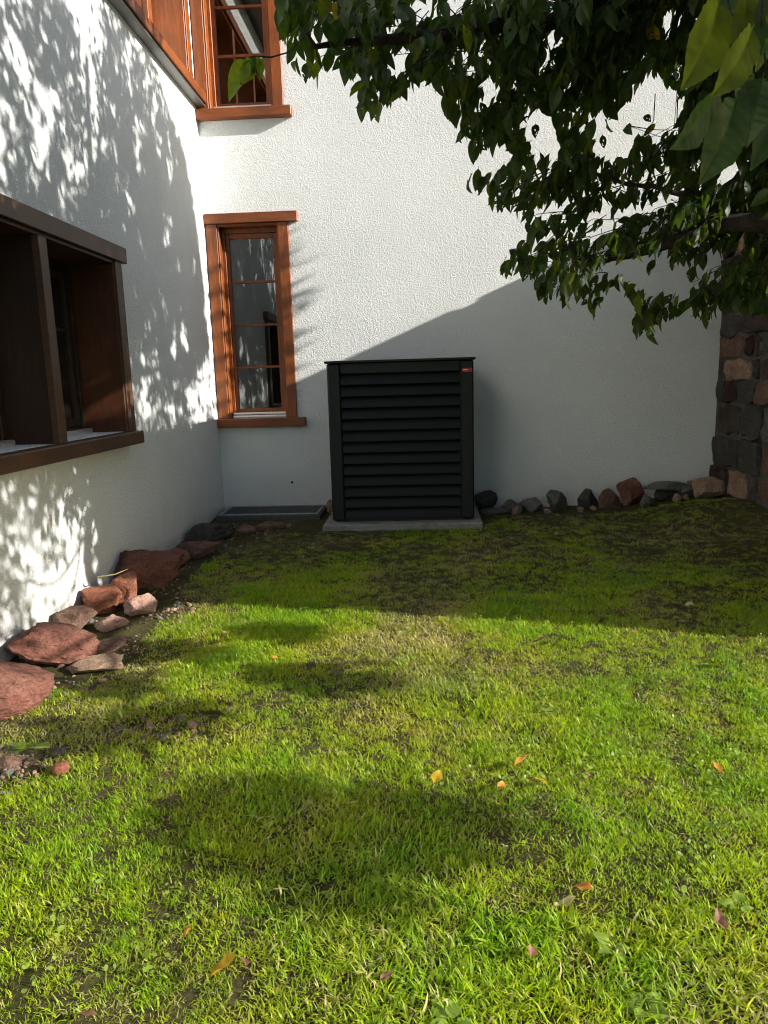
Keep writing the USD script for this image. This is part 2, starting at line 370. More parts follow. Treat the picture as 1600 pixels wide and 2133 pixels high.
def back_map(m):
    v = np.array(m.vertices)
    return trimesh.Trimesh(np.stack([v[:, 0], -v[:, 1], v[:, 2]], 1), np.array(m.faces)[:, ::-1], process=False)


def side_map(m):
    v = np.array(m.vertices)
    return trimesh.Trimesh(np.stack([v[:, 1], v[:, 0], v[:, 2]], 1), np.array(m.faces)[:, ::-1], process=False)


def pane(u0, u1, o, z0, z1):
    return cbox((u0, o - 0.002, z0), (u1, o + 0.002, z1), 0.0008)


def room(u0, u1, o, z0, z1, depth=2.6):
    """An open-fronted box: the dark room behind a window."""
    a, b = (u0 - 0.5, o - depth, z0 - 0.6), (u1 + 0.5, o, z1 + 0.35)
    t = 0.05
    bits = [((a[0] - t, a[1] - t, a[2] - t), (b[0] + t, a[1], b[2] + t)), ((a[0] - t, a[1], a[2] - t), (a[0], b[1], b[2] + t)), ((b[0], a[1], a[2] - t), (b[0] + t, b[1], b[2] + t)),
            ((a[0], a[1], a[2] - t), (b[0], b[1], a[2])), ((a[0], a[1], b[2]), (b[0], b[1], b[2] + t))]
    return cat([trimesh.creation.box(bounds=np.array(x)) for x in bits])


def sash(win, mp, u0, u1, z0, z1, o, muntins, stile=0.055, rail=0.06, vm=True, wm=None):
    """A glazed casement: stiles, rails, glazing bars and panes, its outer face at o (negative is into the wall)."""
    wm = wm or wood_v
    th = 0.045
    obj('sash', mp(cat([cbox((u0, o - th, z0), (u0 + stile, o, z1)), cbox((u1 - stile, o - th, z0), (u1, o, z1)),
                        cbox((u0 + stile, o - th, z0), (u1 - stile, o - 0.001, z0 + rail)), cbox((u0 + stile, o - th, z1 - rail), (u1 - stile, o - 0.001, z1))])), wm, win)
    zs = [z0 + rail] + list(muntins) + [z1 - rail]
    for m in muntins:
        obj('muntin', mp(cbox((u0 + stile, o - th + 0.006, m - 0.011), (u1 - stile, o - 0.006, m + 0.011))), wm, win)
    for a, b in zip(zs[:-1], zs[1:]):
        obj('pane', mp(pane(u0 + stile - 0.004, u1 - stile + 0.004, o - 0.022, a + (0.011 if a in muntins else -0.004), b - (0.011 if b in muntins else -0.004))), glass, win)


for k, b in enumerate(BACK):
    w = part('window', house)
    tag(stage.GetPrimAtPath(w), 'tall narrow window in the back wall with four panes' if k == 0 else 'upper narrow window in the back wall, cut by the top of the picture')
    u0, u1, z0, z1 = b['u0'], b['u1'], b['z0'], b['z1']
    # casing boards, head and sill stand proud of the plaster
    obj('casing', back_map(cbox((0.012, -0.02, z0 + 0.001), (u0 + 0.006, 0.032, z1 - 0.001))), wood_v, w)
    obj('casing', back_map(cbox((u1 - 0.006, -0.02, z0 + 0.001), (u1 + 0.088, 0.032, z1 - 0.001))), wood_v, w)
    obj('head', back_map(cbox((0.004, -0.02, z1), (0.878, 0.055, z1 + 0.088))), wood_h, w)
    obj('sill', back_map(cbox((0.004, -0.12, z0 - 0.085), (0.874, 0.075, z0 - 0.001), 0.006)), wood_h, w)
    # lining of the reveal, a stepped frame, then the sash
    obj('reveal', back_map(cat([cbox((u0, -0.30, z0), (u0 + 0.022, 0.020, z1 - 0.023)), cbox((u1 - 0.022, -0.30, z0), (u1, 0.020, z1 - 0.023)), cbox((u0, -0.30, z1 - 0.022), (u1, 0.020, z1))])), wood_v, w)
    fr = 0.030
    obj('frame', back_map(cat([cbox((u0 + 0.0225, -0.20, z0), (u0 + 0.022 + fr, -0.075, z1 - 0.023)), cbox((u1 - 0.022 - fr, -0.20, z0), (u1 - 0.0225, -0.075, z1 - 0.023)),
                               cbox((u0 + 0.0225 + fr, -0.20, z1 - 0.023 - 0.045), (u1 - 0.0225 - fr, -0.076, z1 - 0.0235)), cbox((u0 + 0.0225 + fr, -0.20, z0), (u1 - 0.0225 - fr, -0.085, z0 + 0.03))])), wood_v, w)
    s0, s1 = z0 + 0.045, z1 - 0.07
    gz = np.linspace(s0 + 0.045, s1 - 0.04, 5)[1:-1]
    sash(w, back_map, u0 + 0.053, u1 - 0.053, s0, s1, -0.095, list(gz), 0.032, 0.045)
    for j in (0, 1):
        obj('drip_rail', back_map(cbox((u0 + 0.03, -0.08, z0 + 0.004 + 0.028 * j), (u1 - 0.03, -0.045 + 0.02 * (1 - j), z0 + 0.026 + 0.028 * j), 0.006)), alu, w)
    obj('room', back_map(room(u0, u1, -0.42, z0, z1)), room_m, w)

for k, s in enumerate(SIDE):
    w = part('window', house)
    tag(stage.GetPrimAtPath(w), 'wide dark deep-set window in the left wall at eye height' if k == 0 else 'upper wide window in the left wall, seen from below')
    u0, u1, z0, z1 = s['u0'], s['u1'], s['z0'], s['z1']
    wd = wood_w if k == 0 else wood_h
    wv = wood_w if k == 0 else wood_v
    obj('head', side_map(cbox((u0 - 0.16, -0.02, z1), (u1 + 0.155, 0.06, z1 + 0.098))), wd, w)
    end = u1 + 0.085 if k == 0 else -0.03
    obj('sill', side_map(cbox((u0 - 0.2, -0.30, z0 - 0.085), (end, 0.10, z0 - 0.001), 0.006)), wd, w)
    if k == 1:
        obj('flashing', side_map(cat([cbox((u0 - 0.2, 0.002, z0 - 0.112), (end, 0.085, z0 - 0.098), 0.003), cbox((u0 - 0.2, 0.002, z0 - 0.0965), (end, 0.07, z0 - 0.086), 0.003)])), lead, w)
    obj('casing', side_map(cbox((u1 - 0.006, -0.02, z0), (u1 + 0.10, 0.042, z1 - 0.001))), wv, w)
    obj('casing', side_map(cbox((u0 - 0.10, -0.02, z0), (u0 + 0.006, 0.042, z1 - 0.001))), wv, w)
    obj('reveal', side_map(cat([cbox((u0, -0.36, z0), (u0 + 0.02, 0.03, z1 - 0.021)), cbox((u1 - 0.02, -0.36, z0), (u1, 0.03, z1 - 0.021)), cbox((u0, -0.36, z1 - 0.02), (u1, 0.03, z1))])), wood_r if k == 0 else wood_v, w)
    for n in range(s['bays']):
        b1 = u1 - n * (s['bay'] + s['post']) - (0.02 if n == 0 else 0)
        b0 = u1 - n * (s['bay'] + s['post']) - s['bay'] + (0.02 if n == s['bays'] - 1 else 0)
        if n:
            p0 = u1 - n * (s['bay'] + s['post'])
            obj('post', side_map(cbox((p0 + 0.001, 0.002, z0), (p0 + s['post'] - 0.001, 0.042, z1 - 0.021))), wv, w)
            obj('post_lining', side_map(cbox((p0 + 0.004, -0.36, z0), (p0 + s['post'] - 0.004, 0.0015, z1 - 0.021))), wood_d if k == 0 else wood_v, w)  # split from the post so its side can carry the shade-darkened wood
        o = -0.27
        obj('frame', side_map(cat([cbox((b0 + 0.001, o - 0.07, z0), (b0 + 0.045, o + 0.02, z1 - 0.021)), cbox((b1 - 0.045, o - 0.07, z0), (b1 - 0.001, o + 0.02, z1 - 0.021)),
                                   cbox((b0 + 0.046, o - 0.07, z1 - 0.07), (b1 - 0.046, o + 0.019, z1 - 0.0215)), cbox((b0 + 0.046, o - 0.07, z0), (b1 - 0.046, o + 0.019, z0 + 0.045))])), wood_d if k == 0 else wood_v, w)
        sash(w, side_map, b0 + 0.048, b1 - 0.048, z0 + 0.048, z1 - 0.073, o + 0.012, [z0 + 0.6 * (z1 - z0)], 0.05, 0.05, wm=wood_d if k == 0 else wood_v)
        obj('drip_rail', side_map(cbox((b0 + 0.02, o + 0.022, z0 + 0.002), (b1 - 0.02, o + 0.075, z0 + 0.03), 0.006)), alu, w)
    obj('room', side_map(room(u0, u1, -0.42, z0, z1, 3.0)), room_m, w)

# ------------------------------------------------------------------ the old stone wall on the right
WX, WY0, WY1, WZ = 4.78, -3.95, -0.002, 2.9
swall = thing('stone_wall', 'old rubble stone wall of red and grey blocks at the right edge', 'stone wall')
rs = np.random.default_rng(11)
obj('mortar', cbox((WX + 0.015, WY0 + 0.02, -0.3), (WX + 0.50, WY1, WZ - 0.03), 0.01), mortar_m, swall)


def wall_stone(lo, hi, seed, amp=0.021):
    c, s = (np.add(lo, hi)) / 2, np.subtract(hi, lo)
    m = trimesh.creation.box(extents=s)
    m = m.subdivide().subdivide()
    v = np.array(m.vertices)
    n = v / (s / 2)
    r = np.linalg.norm(n, axis=1, keepdims=True)
    sup = (np.abs(n) ** 7).sum(1, keepdims=True) ** (1 / 7)
    v = n / sup * (s / 2) * 0.5 + v * 0.5
    d = np.stack([meshkit.fbm((v + c) * 7 + 10 * k + seed, 3, seed + k) - 0.5 for k in range(3)], -1)
    d2 = np.stack([meshkit.noise((v + c) * 26 + 5 * k, seed + k) - 0.5 for k in range(3)], -1)
    v = v + d * amp * np.array([4, 5, 5]) + d2 * amp * 0.8
    return trimesh.Trimesh(v + c, m.faces, process=False)


z = -0.05
row = 0
kinds = ['maroon', 'umber', 'umber', 'dark', 'brown', 'grey', 'maroon', 'dark', 'tan', 'umber']
while z < WZ - 0.08:
    h = rs.uniform(0.18, 0.31)
    if z + h > WZ - 0.12:
        h = WZ - z
    y = WY1 - 0.01 - (0.0 if row % 2 else rs.uniform(0, 0.05))
    while y > WY0 + 0.05:
        wd = rs.choice([rs.uniform(0.16, 0.3), rs.uniform(0.3, 0.62)])
        if y - wd < WY0 + 0.22:
            wd = y - WY0
        y0 = y - wd
        dz = rs.uniform(-0.012, 0.012)
        px = rs.uniform(-0.035, 0.012)
        obj('stone', wall_stone((WX + px, y0 + 0.014, z + 0.012 + dz), (WX + 0.12, y - 0.014, z + h - 0.012 + dz), int(rs.integers(1, 9999))), ST[kinds[int(rs.integers(0, len(kinds)))]], swall)
        if y0 <= WY0 + 0.01:
            obj('stone', wall_stone((WX + 0.135, WY0 + rs.uniform(-0.02, 0.01), z + 0.012 + dz), (WX + 0.5, WY0 + 0.12, z + h - 0.012 + dz), int(rs.integers(1, 9999))), ST[kinds[int(rs.integers(0, len(kinds)))]], swall)
        y = y0
    z += h
    row += 1
y = WY1 - 0.005
while y > WY0:
    wd = min(rs.uniform(0.35, 0.6), y - WY0)
    if wd < 0.15:
        break
    obj('capstone', wall_stone((WX - 0.01, y - wd + 0.01, WZ - 0.035), (WX + 0.52, y - 0.01, WZ + 0.025), int(rs.integers(1, 9999)), 0.004), ST['grey'], swall)
    y -= wd

# ------------------------------------------------------------------ heat pump on its pad, light well
pump = thing('heat_pump', 'dark grey louvred heat pump cabinet standing on a concrete pad', 'heat pump')
X0, X1, YF, YB, ZB, ZT = 1.21, 2.44, -0.92, -0.18, 0.062, 1.405
obj('housing', cbox((X0 + 0.012, YF + 0.085, ZB + 0.02), (X1 - 0.012, YB, ZT - 0.004), 0.006), dark_in, pump)
obj('side_panel', cbox((X0, YF + 0.115, ZB), (X0 + 0.010, YB + 0.004, ZT - 0.002), 0.002), anthracite, pump)
obj('side_panel', cbox((X1 - 0.010, YF + 0.115, ZB), (X1, YB + 0.004, ZT - 0.002), 0.002), anthracite, pump)
for a, b in ((X0, X0 + 0.112), (X1 - 0.112, X1)):
    obj('corner_post', cbox((a, YF, ZB), (b, YF + 0.112, ZT - 0.002), 0.012), anthracite, pump)
cover = obj('cover', cbox((X0 - 0.016, YF - 0.02, ZT), (X1 + 0.016, YB + 0.01, ZT + 0.02), 0.004), anthracite, pump)
obj('top_rail', cbox((X0 + 0.113, YF + 0.02, ZT - 0.088), (X1 - 0.113, YF + 0.08, ZT - 0.002), 0.004), anthracite, pump)
obj('base_rail', cbox((X0 + 0.06, YF + 0.025, ZB - 0.028), (X1 - 0.06, YF + 0.09, ZB + 0.022), 0.004), dark_in, pump)
n_l = 13
pitch = (ZT - 0.088 - ZB - 0.01) / n_l
for i in range(n_l):
    zb = ZB + 0.012 + i * pitch
    prof = [(0.075, pitch * 1.18), (0.050, pitch * 0.96), (0.028, pitch * 0.66), (0.013, pitch * 0.30), (0.012, pitch * 0.02), (0.018, 0.0), (0.022, pitch * 0.30), (0.037, pitch * 0.66), (0.060, pitch * 0.96), (0.083, pitch * 1.16)]
    pm = trimesh.creation.extrude_polygon(Polygon([(a, b) for a, b in prof]), X1 - X0 - 0.226, engine='earcut')
    v = np.array(pm.vertices)
    obj('louvre', trimesh.Trimesh(np.stack([X0 + 0.113 + v[:, 2], YF + v[:, 0], zb + v[:, 1]], 1), pm.faces, process=False), slat_m, pump, smooth=35)
bx, bz = X1 - 0.094, ZT - 0.100
obj('badge', cbox((bx, YF - 0.004, bz), (bx + 0.082, YF - 0.0003, bz + 0.033), 0.0015), red_m, pump, label='small red maker badge')
badge = f'{pump}/badge'
t = [cbox((bx + 0.006 + 0.0065 * i, YF - 0.0055, bz + 0.014), (bx + 0.006 + 0.0065 * i + 0.0045, YF - 0.0042, bz + (0.021 if i % 2 else 0.0235)), 0.0003) for i in range(6)]
obj('lettering', cat(t), pale_m, badge)
pm = cbox((1.135, -1.02, -0.14), (2.512, -0.06, 0.046), 0.014).subdivide_to_size(0.05)
v = np.array(pm.vertices)
v += np.stack([meshkit.fbm(v * 9 + 3 * k, 3, 40 + k) - 0.5 for k in range(3)], -1) * np.array([0.03, 0.05, 0.010])
p = obj('concrete_pad', trimesh.Trimesh(v, pm.faces, process=False), pad_m, smooth=40, label='low pale concrete slab under the dark heat pump', cat='slab')
for k, x in enumerate((X0 + 0.15, X1 - 0.15)):
    pass
obj('foot', cat([cbox((x - 0.05, y - 0.05, 0.040), (x + 0.05, y + 0.05, ZB + 0.021), 0.004) for x in (X0 + 0.15, X1 - 0.15) for y in (YF + 0.16, YB - 0.1)]), dark_in, pump)

well = thing('light_well', 'flat dark grey cellar light well cover in the corner under the tall window', 'light well')
obj('rim', cat([cbox((0.05, -0.50, -0.1), (1.04, -0.455, 0.040), 0.004), cbox((0.05, -0.045, -0.1), (1.04, -0.003, 0.040), 0.004), cbox((0.05, -0.454, -0.1), (0.095, -0.046, 0.040), 0.004), cbox((0.995, -0.454, -0.1), (1.04, -0.046, 0.040), 0.004)]), concrete_d, well)
obj('frame', cat([cbox((0.075, -0.475, 0.0405), (1.02, -0.455, 0.052), 0.002), cbox((0.075, -0.040, 0.0405), (1.02, -0.022, 0.052), 0.002), cbox((0.075, -0.4545, 0.0405), (0.095, -0.0405, 0.052), 0.002), cbox((1.0, -0.4545, 0.0405), (1.02, -0.0405, 0.052), 0.002)]), zinc, well)
bars = [cbox((0.10 + 0.0225 * i, -0.453, 0.028), (0.106 + 0.0225 * i, -0.042, 0.049), 0.001) for i in range(40)] + [cbox((0.097, -0.452 + 0.0285 * j, 0.030), (0.998, -0.448 + 0.0285 * j, 0.0475), 0.001) for j in range(15)]
obj('grating', cat(bars), grate_m, well)
obj('mesh_screen', cbox((0.096, -0.4535, 0.020), (0.999, -0.0415, 0.027), 0.001), grate_m, well)

# ------------------------------------------------------------------ loose stones along both walls
def rock(w, d, h, seed, flat=0.5):
    r = np.random.default_rng(seed)
    m = trimesh.creation.icosphere(subdivisions=5 if w > 0.3 else 4)
    v = np.array(m.vertices)
    for _ in range(15):
        n = r.normal(size=3); n[2] *= 0.7
        n /= np.linalg.norm(n)
        o = r.uniform(0.5, 0.84)
        t = v @ n
        v = np.where((t > o)[:, None], v - (t - o)[:, None] * n, v)
    v *= 1 + 0.10 * (meshkit.fbm(v * 1.6 + seed, 3, seed) - 0.5)[:, None]
    v += np.stack([meshkit.fbm(v * 4 + 9 * k + seed, 3, seed + k) - 0.5 for k in range(3)], -1) * 0.15
    v += np.stack([meshkit.fbm(v * 13 + 5 * k + seed, 2, seed + 3 + k) - 0.5 for k in range(3)], -1) * 0.045
    v = v / (v.max(0) - v.min(0)) * np.array([w, d, h])
    v -= (v.max(0) + v.min(0)) / 2
    return trimesh.Trimesh(v, m.faces, process=False)


def put_rock(name, x, y, w, d, h, seed, kind, label, group=None, rz=0.0, z=None, tilt=(0, 0), sink=0.22):
    m = rock(w, d, h * (1 + sink if z is None else 1), seed)
    T = trimesh.transformations.euler_matrix(tilt[0], tilt[1], rz)
    m.apply_transform(T)
    zz = float(ground_z(x, y)) if z is None else z
    base = zz + h - m.vertices[:, 2].max() if z is None else zz - m.vertices[:, 2].min()
    m.apply_translation((x, y, base))
    obj(name, m, ST[kind], smooth=28, label=label, cat='stone', group=group)


LG, RG = 'loose stones edging the lawn along the left wall', 'loose stones along the foot of the back wall'
LEFT = [
    (0.235, -4.40, 0.44, 0.40, 0.17, 101, 'red', 'big reddish slab nearest the camera, at the left edge of the picture', 0.2, (0.0, 0.1)),
    (0.205, -3.83, 0.40, 0.44, 0.165, 102, 'red', 'smooth dark red-brown boulder with a rounded top against the left wall', 1.1, (0.1, 0.2)),
    (0.105, -3.42, 0.22, 0.26, 0.12, 103, 'brown', 'grey-brown stone against the wall behind the rounded red boulder', 0.4, (0, 0)),
    (0.125, -3.12, 0.22, 0.22, 0.135, 104, 'orange', 'tan-orange stone in the sun against the left wall', 0.3, (0, 0)),
    (0.215, -3.02, 0.20, 0.18, 0.185, 105, 'orange', 'bright orange-red upright stone with a dry twig on it', 0.9, (0.2, 0)),
    (0.385, -3.19, 0.17, 0.15, 0.12, 106, 'pink', 'pinkish stone in the sun at the edge of the gravel', 0.5, (0, 0)),
    (0.205, -2.58, 0.40, 0.36, 0.22, 107, 'red', 'largest dark red block, just inside the shade by the left wall', 0.25, (0, 0.15)),
    (0.160, -2.10, 0.27, 0.26, 0.13, 108, 'red', 'dark red stone behind the largest red block', 0.8, (0, 0)),
    (0.065, -2.32, 0.10, 0.10, 0.16, 109, 'dark', 'small dark pointed stone touching the left wall', 0.2, (0, 0)),
    (0.290, -1.80, 0.28, 0.22, 0.115, 110, 'brown', 'grey-brown stone next to the black block', 0.4, (0, 0)),
    (0.235, -1.28, 0.36, 0.30, 0.15, 111, 'dark', 'black squared block at the corner of the light well', 0.1, (0, 0)),
    (0.470, -1.03, 0.17, 0.14, 0.075, 112, 'brown', 'small brown stone right of the black block', 0.3, (0, 0)),
    (0.655, -0.90, 0.24, 0.17, 0.065, 113, 'brown', 'low flat brown stone in front of the light well', 0.1, (0, 0)),
    (0.475, -3.98, 0.22, 0.20, 0.045, 114, 'tan', 'pale tan flat slab set in the soil by the nearest red slab', 0.5, (0, 0)),
    (0.430, -3.72, 0.18, 0.13, 0.035, 115, 'brown', 'thin flat brown stone in the soil beside the rounded boulder', 0.9, (0, 0)),
    (0.320, -3.44, 0.16, 0.13, 0.065, 116, 'pink', 'small flat pinkish stone in front of the grey-brown one', 0.2, (0, 0)),
]
for x, y, w, d, h, sd, kd, lb, rz, tl in LEFT:
    put_rock('border_stone', x, y, w * 1.12, d * 1.08, h, sd, kd, lb, LG, rz, None, tl)
RIGHT = [
    (2.61, -0.12, 0.23, 0.18, 0.19, 201, 'dark', 'dark squared stone touching the right side of the heat pump', 0.1, None),
    (2.84, -0.13, 0.20, 0.14, 0.105, 202, 'grey', 'low grey pebble-shaped stone right of the dark squared one', 0.0, None),
    (3.03, -0.24, 0.24, 0.18, 0.135, 203, 'grey', 'rounded grey stone third from the heat pump', 0.2, None),
    (3.28, -0.24, 0.27, 0.20, 0.205, 204, 'grey', 'tall peaked grey stone in the middle of the row', 0.5, None),
    (3.57, -0.15, 0.24, 0.18, 0.20, 205, 'dark', 'dark grey angular stone right of the peaked one', 0.9, None),
    (3.78, -0.20, 0.23, 0.17, 0.195, 206, 'brown', 'speckled grey-brown stone leaning on the red one', 0.3, None),
    (4.00, -0.12, 0.31, 0.20, 0.26, 207, 'red', 'tallest, dark red stone with a slanting top in the row', 0.4, None),
    (4.08, -0.33, 0.17, 0.13, 0.105, 208, 'grey', 'small grey stone leaning in front of the red one', 0.9, None),
    (4.30, -0.17, 0.28, 0.20, 0.130, 213, 'dark', 'dark stone holding up the long flat slab', 0.2, None),
    (4.52, -0.20, 0.27, 0.17, 0.115, 210, 'grey', 'grey flattish stone right of the long slab', 0.1, None),
    (4.35, -0.34, 0.095, 0.08, 0.080, 214, 'tan', 'pale rounded cobble in front of the long flat slab', 0.3, None),
    (4.30, -0.17, 0.42, 0.24, 0.085, 209, 'grey', 'long flat grey slab lying on top of other stones', 0.05, 0.155),
    (4.545, -0.15, 0.13, 0.11, 0.10, 211, 'brown', 'small brown stone beside the large pale one', 0.6, 0.145),
    (4.66, -0.30, 0.33, 0.24, 0.185, 212, 'tan', 'large pale tan stone at the foot of the stone wall', 0.3, None),
    (2.69, -0.36, 0.31, 0.15, 0.055, 215, 'grey', 'flat grey stone lying in front of the dark squared one', 0.05, None),
    (2.87, -0.40, 0.13, 0.10, 0.085, 216, 'tan', 'small pale jagged stone at the edge of the grass', 0.7, None),
]
for x, y, w, d, h, sd, kd, lb, rz, zz in RIGHT:
    put_rock('wall_foot_stone', x, y, w, d, h, sd, kd, lb, RG, rz, zz)
put_rock('cobble', 1.09, -0.12, 0.085, 0.08, 0.13, 217, 'tan', 'pale rounded cobble squeezed between heat pump and light well', None, 0.2)
rs = np.random.default_rng(5)
PB = 'pebbles at the edge of the stone rows'
for x, y, lb in ((3.15, -0.44, 'tiny pale pebble under the third grey stone'), (3.47, -0.33, 'tiny pebble in front of the peaked grey stone'), (3.60, -0.31, 'tiny light pebble in front of the angular dark stone'), (4.45, -0.30, 'tiny tan pebble beside the rounded cobble')):
    put_rock('pebble', x, y, 0.07, 0.06, 0.05, int(rs.integers(300, 900)), 'tan', lb, PB)

# gravel and crumbs of stone in the bed between stones and lawn
LAWN = Polygon([(0.40, -7.4), (0.46, -5.10), (0.72, -4.93), (0.66, -4.80), (0.36, -4.78), (0.33, -4.30), (0.52, -4.20), (0.62, -3.95), (0.56, -3.5), (0.60, -3.2), (0.56, -2.95), (0.46, -2.7), (0.44, -2.2), (0.44, -1.6), (0.62, -1.15), (1.05, -1.07), (1.12, -1.045), (2.54, -1.04), (2.62, -0.52), (2.95, -0.52), (4.30, -0.42), (4.73, -0.45), (4.73, -4.2), (6.2, -4.4), (6.2, -7.4)])


def inside(poly, x, y):
    from shapely import contains_xy
    return contains_xy(poly, x, y)


rg = np.random.default_rng(8)
gx_, gy_ = rg.uniform(0.02, 0.85, 5200), rg.uniform(-5.3, -0.6, 5200)
clump = meshkit.fbm(np.stack([gx_ * 3, gy_ * 3, gx_ * 0], -1), 3, 77)
edge = LAWN.buffer(-0.08)
ok = ~inside(edge, gx_, gy_) & (clump + rg.uniform(-0.2, 0.2, 5200) > 0.47) & ~((gx_ < 1.1) & (gy_ > -0.62))
# two worn patches inside the lawn
bx_, by_ = np.concatenate([rg.normal(0.95, 0.10, 120), rg.normal(0.55, 0.07, 420)]), np.concatenate([rg.normal(-4.60, 0.05, 120), rg.normal(-4.83, 0.05, 420)])
gx_, gy_ = np.concatenate([gx_[ok], bx_]), np.concatenate([gy_[ok], by_])


def qarray(q):
    """Unit quaternions (n, 4) in order w x y z as a QuathArray."""
    return Vt.QuathArray([Gf.Quath(float(a), float(b), float(c), float(d)) for a, b, c, d in q])


def instancer(path, protos, pos, quat, scale, idx, label=None, kind='stuff', catg=None):
    pi = UsdGeom.PointInstancer.Define(stage, path)
    paths = []
    for nm, mesh, m, sm in protos:
        usdkit.mesh(stage, f'{path}/{nm}', mesh, m, sm)
        paths.append(Sdf.Path(f'{path}/{nm}'))
    pi.CreatePrototypesRel().SetTargets(paths)
    pi.CreatePositionsAttr(Vt.Vec3fArray.FromNumpy(np.ascontiguousarray(pos, np.float32)))
    pi.CreateOrientationsAttr(qarray(quat))
    s = np.asarray(scale, np.float32)
    pi.CreateScalesAttr(Vt.Vec3fArray.FromNumpy(np.ascontiguousarray(s if s.ndim == 2 else np.repeat(s[:, None], 3, 1), np.float32)))
    pi.CreateProtoIndicesAttr(Vt.IntArray.FromNumpy(np.ascontiguousarray(idx, np.int32)))
    tag(pi.GetPrim(), label=label, kind=kind, cat=catg)
    return pi


def quat_z(a, tilt=None, rng=None):
    n = len(a)
    qz = np.stack([np.cos(a / 2), 0 * a, 0 * a, np.sin(a / 2)], 1)
    if tilt is None:
        return qz
    b = rng.uniform(0, 2 * np.pi, n)
    qt = np.stack([np.cos(tilt / 2), np.sin(tilt / 2) * np.cos(b), np.sin(tilt / 2) * np.sin(b), 0 * b], 1)
    w0, x0, y0, z0 = qt.T
    w1, x1, y1, z1 = qz.T
    return np.stack([w0 * w1 - x0 * x1 - y0 * y1 - z0 * z1, w0 * x1 + x0 * w1 + y0 * z1 - z0 * y1, w0 * y1 - x0 * z1 + y0 * w1 + z0 * x1, w0 * z1 + x0 * y1 - y0 * x1 + z0 * w1], 1)


n = len(gx_)
gv_ = [trimesh.creation.icosphere(subdivisions=1) for _ in range(3)]
protos = []
for k, g in enumerate(gv_):
    v = np.array(g.vertices)
    v = v * (1 + 0.5 * (meshkit.noise(v * 1.7 + k * 5, k) - 0.5))[:, None] * np.array([1, 0.75, 0.6])
    protos.append((('chip_brown', 'chip_grey', 'chip_tan')[k], trimesh.Trimesh(v, g.faces, process=False), ST[('brown', 'grey', 'tan')[k]], False))
instancer('/World/gravel', protos, np.stack([gx_, gy_, ground_z(gx_, gy_) + 0.002], 1), quat_z(rg.uniform(0, 6.28, n), rg.uniform(0, 0.7, n), rg),
          np.exp(rg.normal(math.log(0.0075), 0.5, n)), rg.integers(0, 3, n), 'loose gravel and crumbs of stone in the bare strip along the walls', catg='gravel')

# ------------------------------------------------------------------ the lawn: tufts of real blades
def tuft(seed, blades, spread, hgt, lean, width):
    r = np.random.default_rng(seed)
    V, F = [], []
    for _ in range(blades):
        a, rad = r.uniform(0, 2 * np.pi), spread * math.sqrt(r.uniform(0, 1))
        base = np.array([rad * math.cos(a), rad * math.sin(a), -0.006])
        h = hgt * r.uniform(0.45, 1.15)
        az = r.uniform(0, 2 * np.pi)
        dirn = np.array([math.cos(az), math.sin(az), 0])
        side = np.array([-dirn[1], dirn[0], 0])
        l0, l1 = lean * r.uniform(0.1, 0.9), lean * r.uniform(0.7, 1.8)
        w = width * r.uniform(0.7, 1.25)
        p = base
        o = len(V)
        segs = 3
        for i in range(segs + 1):
            t = i / segs
            wi = w * (1 - t ** 2.2) * 0.5
            if i < segs:
                V += [p - side * wi, p + side * wi]
            else:
                V += [p]
            ang = l0 + (l1 - l0) * t
            p = p + (h / segs) * (math.sin(ang) * dirn + math.cos(ang) * np.array([0, 0, 1.0]))
        for i in range(segs - 1):
            a0 = o + 2 * i
            F += [[a0, a0 + 1, a0 + 3], [a0, a0 + 3, a0 + 2]]
        a0 = o + 2 * (segs - 1)
        F += [[a0, a0 + 1, a0 + 2]]
    return trimesh.Trimesh(np.array(V), np.array(F), process=False)


protos = []
for k in range(4):
    protos.append((f'green_tuft_{k}', tuft(20 + k, 34, 0.045, 0.036, 1.05, 0.0038), grass_green, True))
for k in range(3):
    protos.append((f'olive_tuft_{k}', tuft(40 + k, 32, 0.045, 0.034, 1.25, 0.0038), grass_olive, True))
for k in range(3):
    protos.append((f'straw_tuft_{k}', tuft(60 + k, 26, 0.045, 0.033, 1.45, 0.0032), grass_straw, True))
for k in range(3):
    protos.append((f'clippings_{k}', tuft(90 + k, 26, 0.07, 0.034, 2.4, 0.0034), grass_straw, True))
for k in range(2):
    protos.append((f'flat_tuft_{k}', tuft(97 + k, 30, 0.06, 0.036, 1.8, 0.0040), grass_olive, True))
rg = np.random.default_rng(21)
N = 66000
px_, py_ = rg.uniform(0.3, 5.6, N), rg.uniform(-7.3, -0.42, N)
ok = inside(LAWN, px_, py_)
px_, py_ = px_[ok], py_[ok]
P3 = np.stack([px_, py_, 0 * px_], -1)
thin = meshkit.fbm(P3 * 2.6 + 11, 4, 31)
dry = meshkit.fbm(P3 * 1.5 + 5, 4, 63)
shade = smoothstep(-3.2, -1.2, py_ + 0.25 * px_)  # thin brownish grass near the wall, pushed further to deepen its shade
dry = dry + 0.16 * np.exp(-((px_ - 1.75) ** 2 / 0.25 + (py_ + 3.7) ** 2 / 0.45)) + 0.15 * np.exp(-((px_ - 1.85) ** 2 / 0.15 + (py_ + 5.75) ** 2 / 0.06)) + 0.10 * np.exp(-((px_ - 3.0) ** 2 / 0.12 + (py_ + 4.1) ** 2 / 0.08)) - 0.12 * np.exp(-((px_ - 1.1) ** 2 / 0.2 + (py_ + 5.3) ** 2 / 0.3))
bare = np.exp(-((px_ - 0.95) ** 2 / 0.03 + (py_ + 4.6) ** 2 / 0.008)) + np.exp(-((px_ - 0.62) ** 2 / 0.016 + (py_ + 4.88) ** 2 / 0.006)) + 0.6 * np.exp(-((px_ - 1.7) ** 2 / 0.02 + (py_ + 5.42) ** 2 / 0.004))
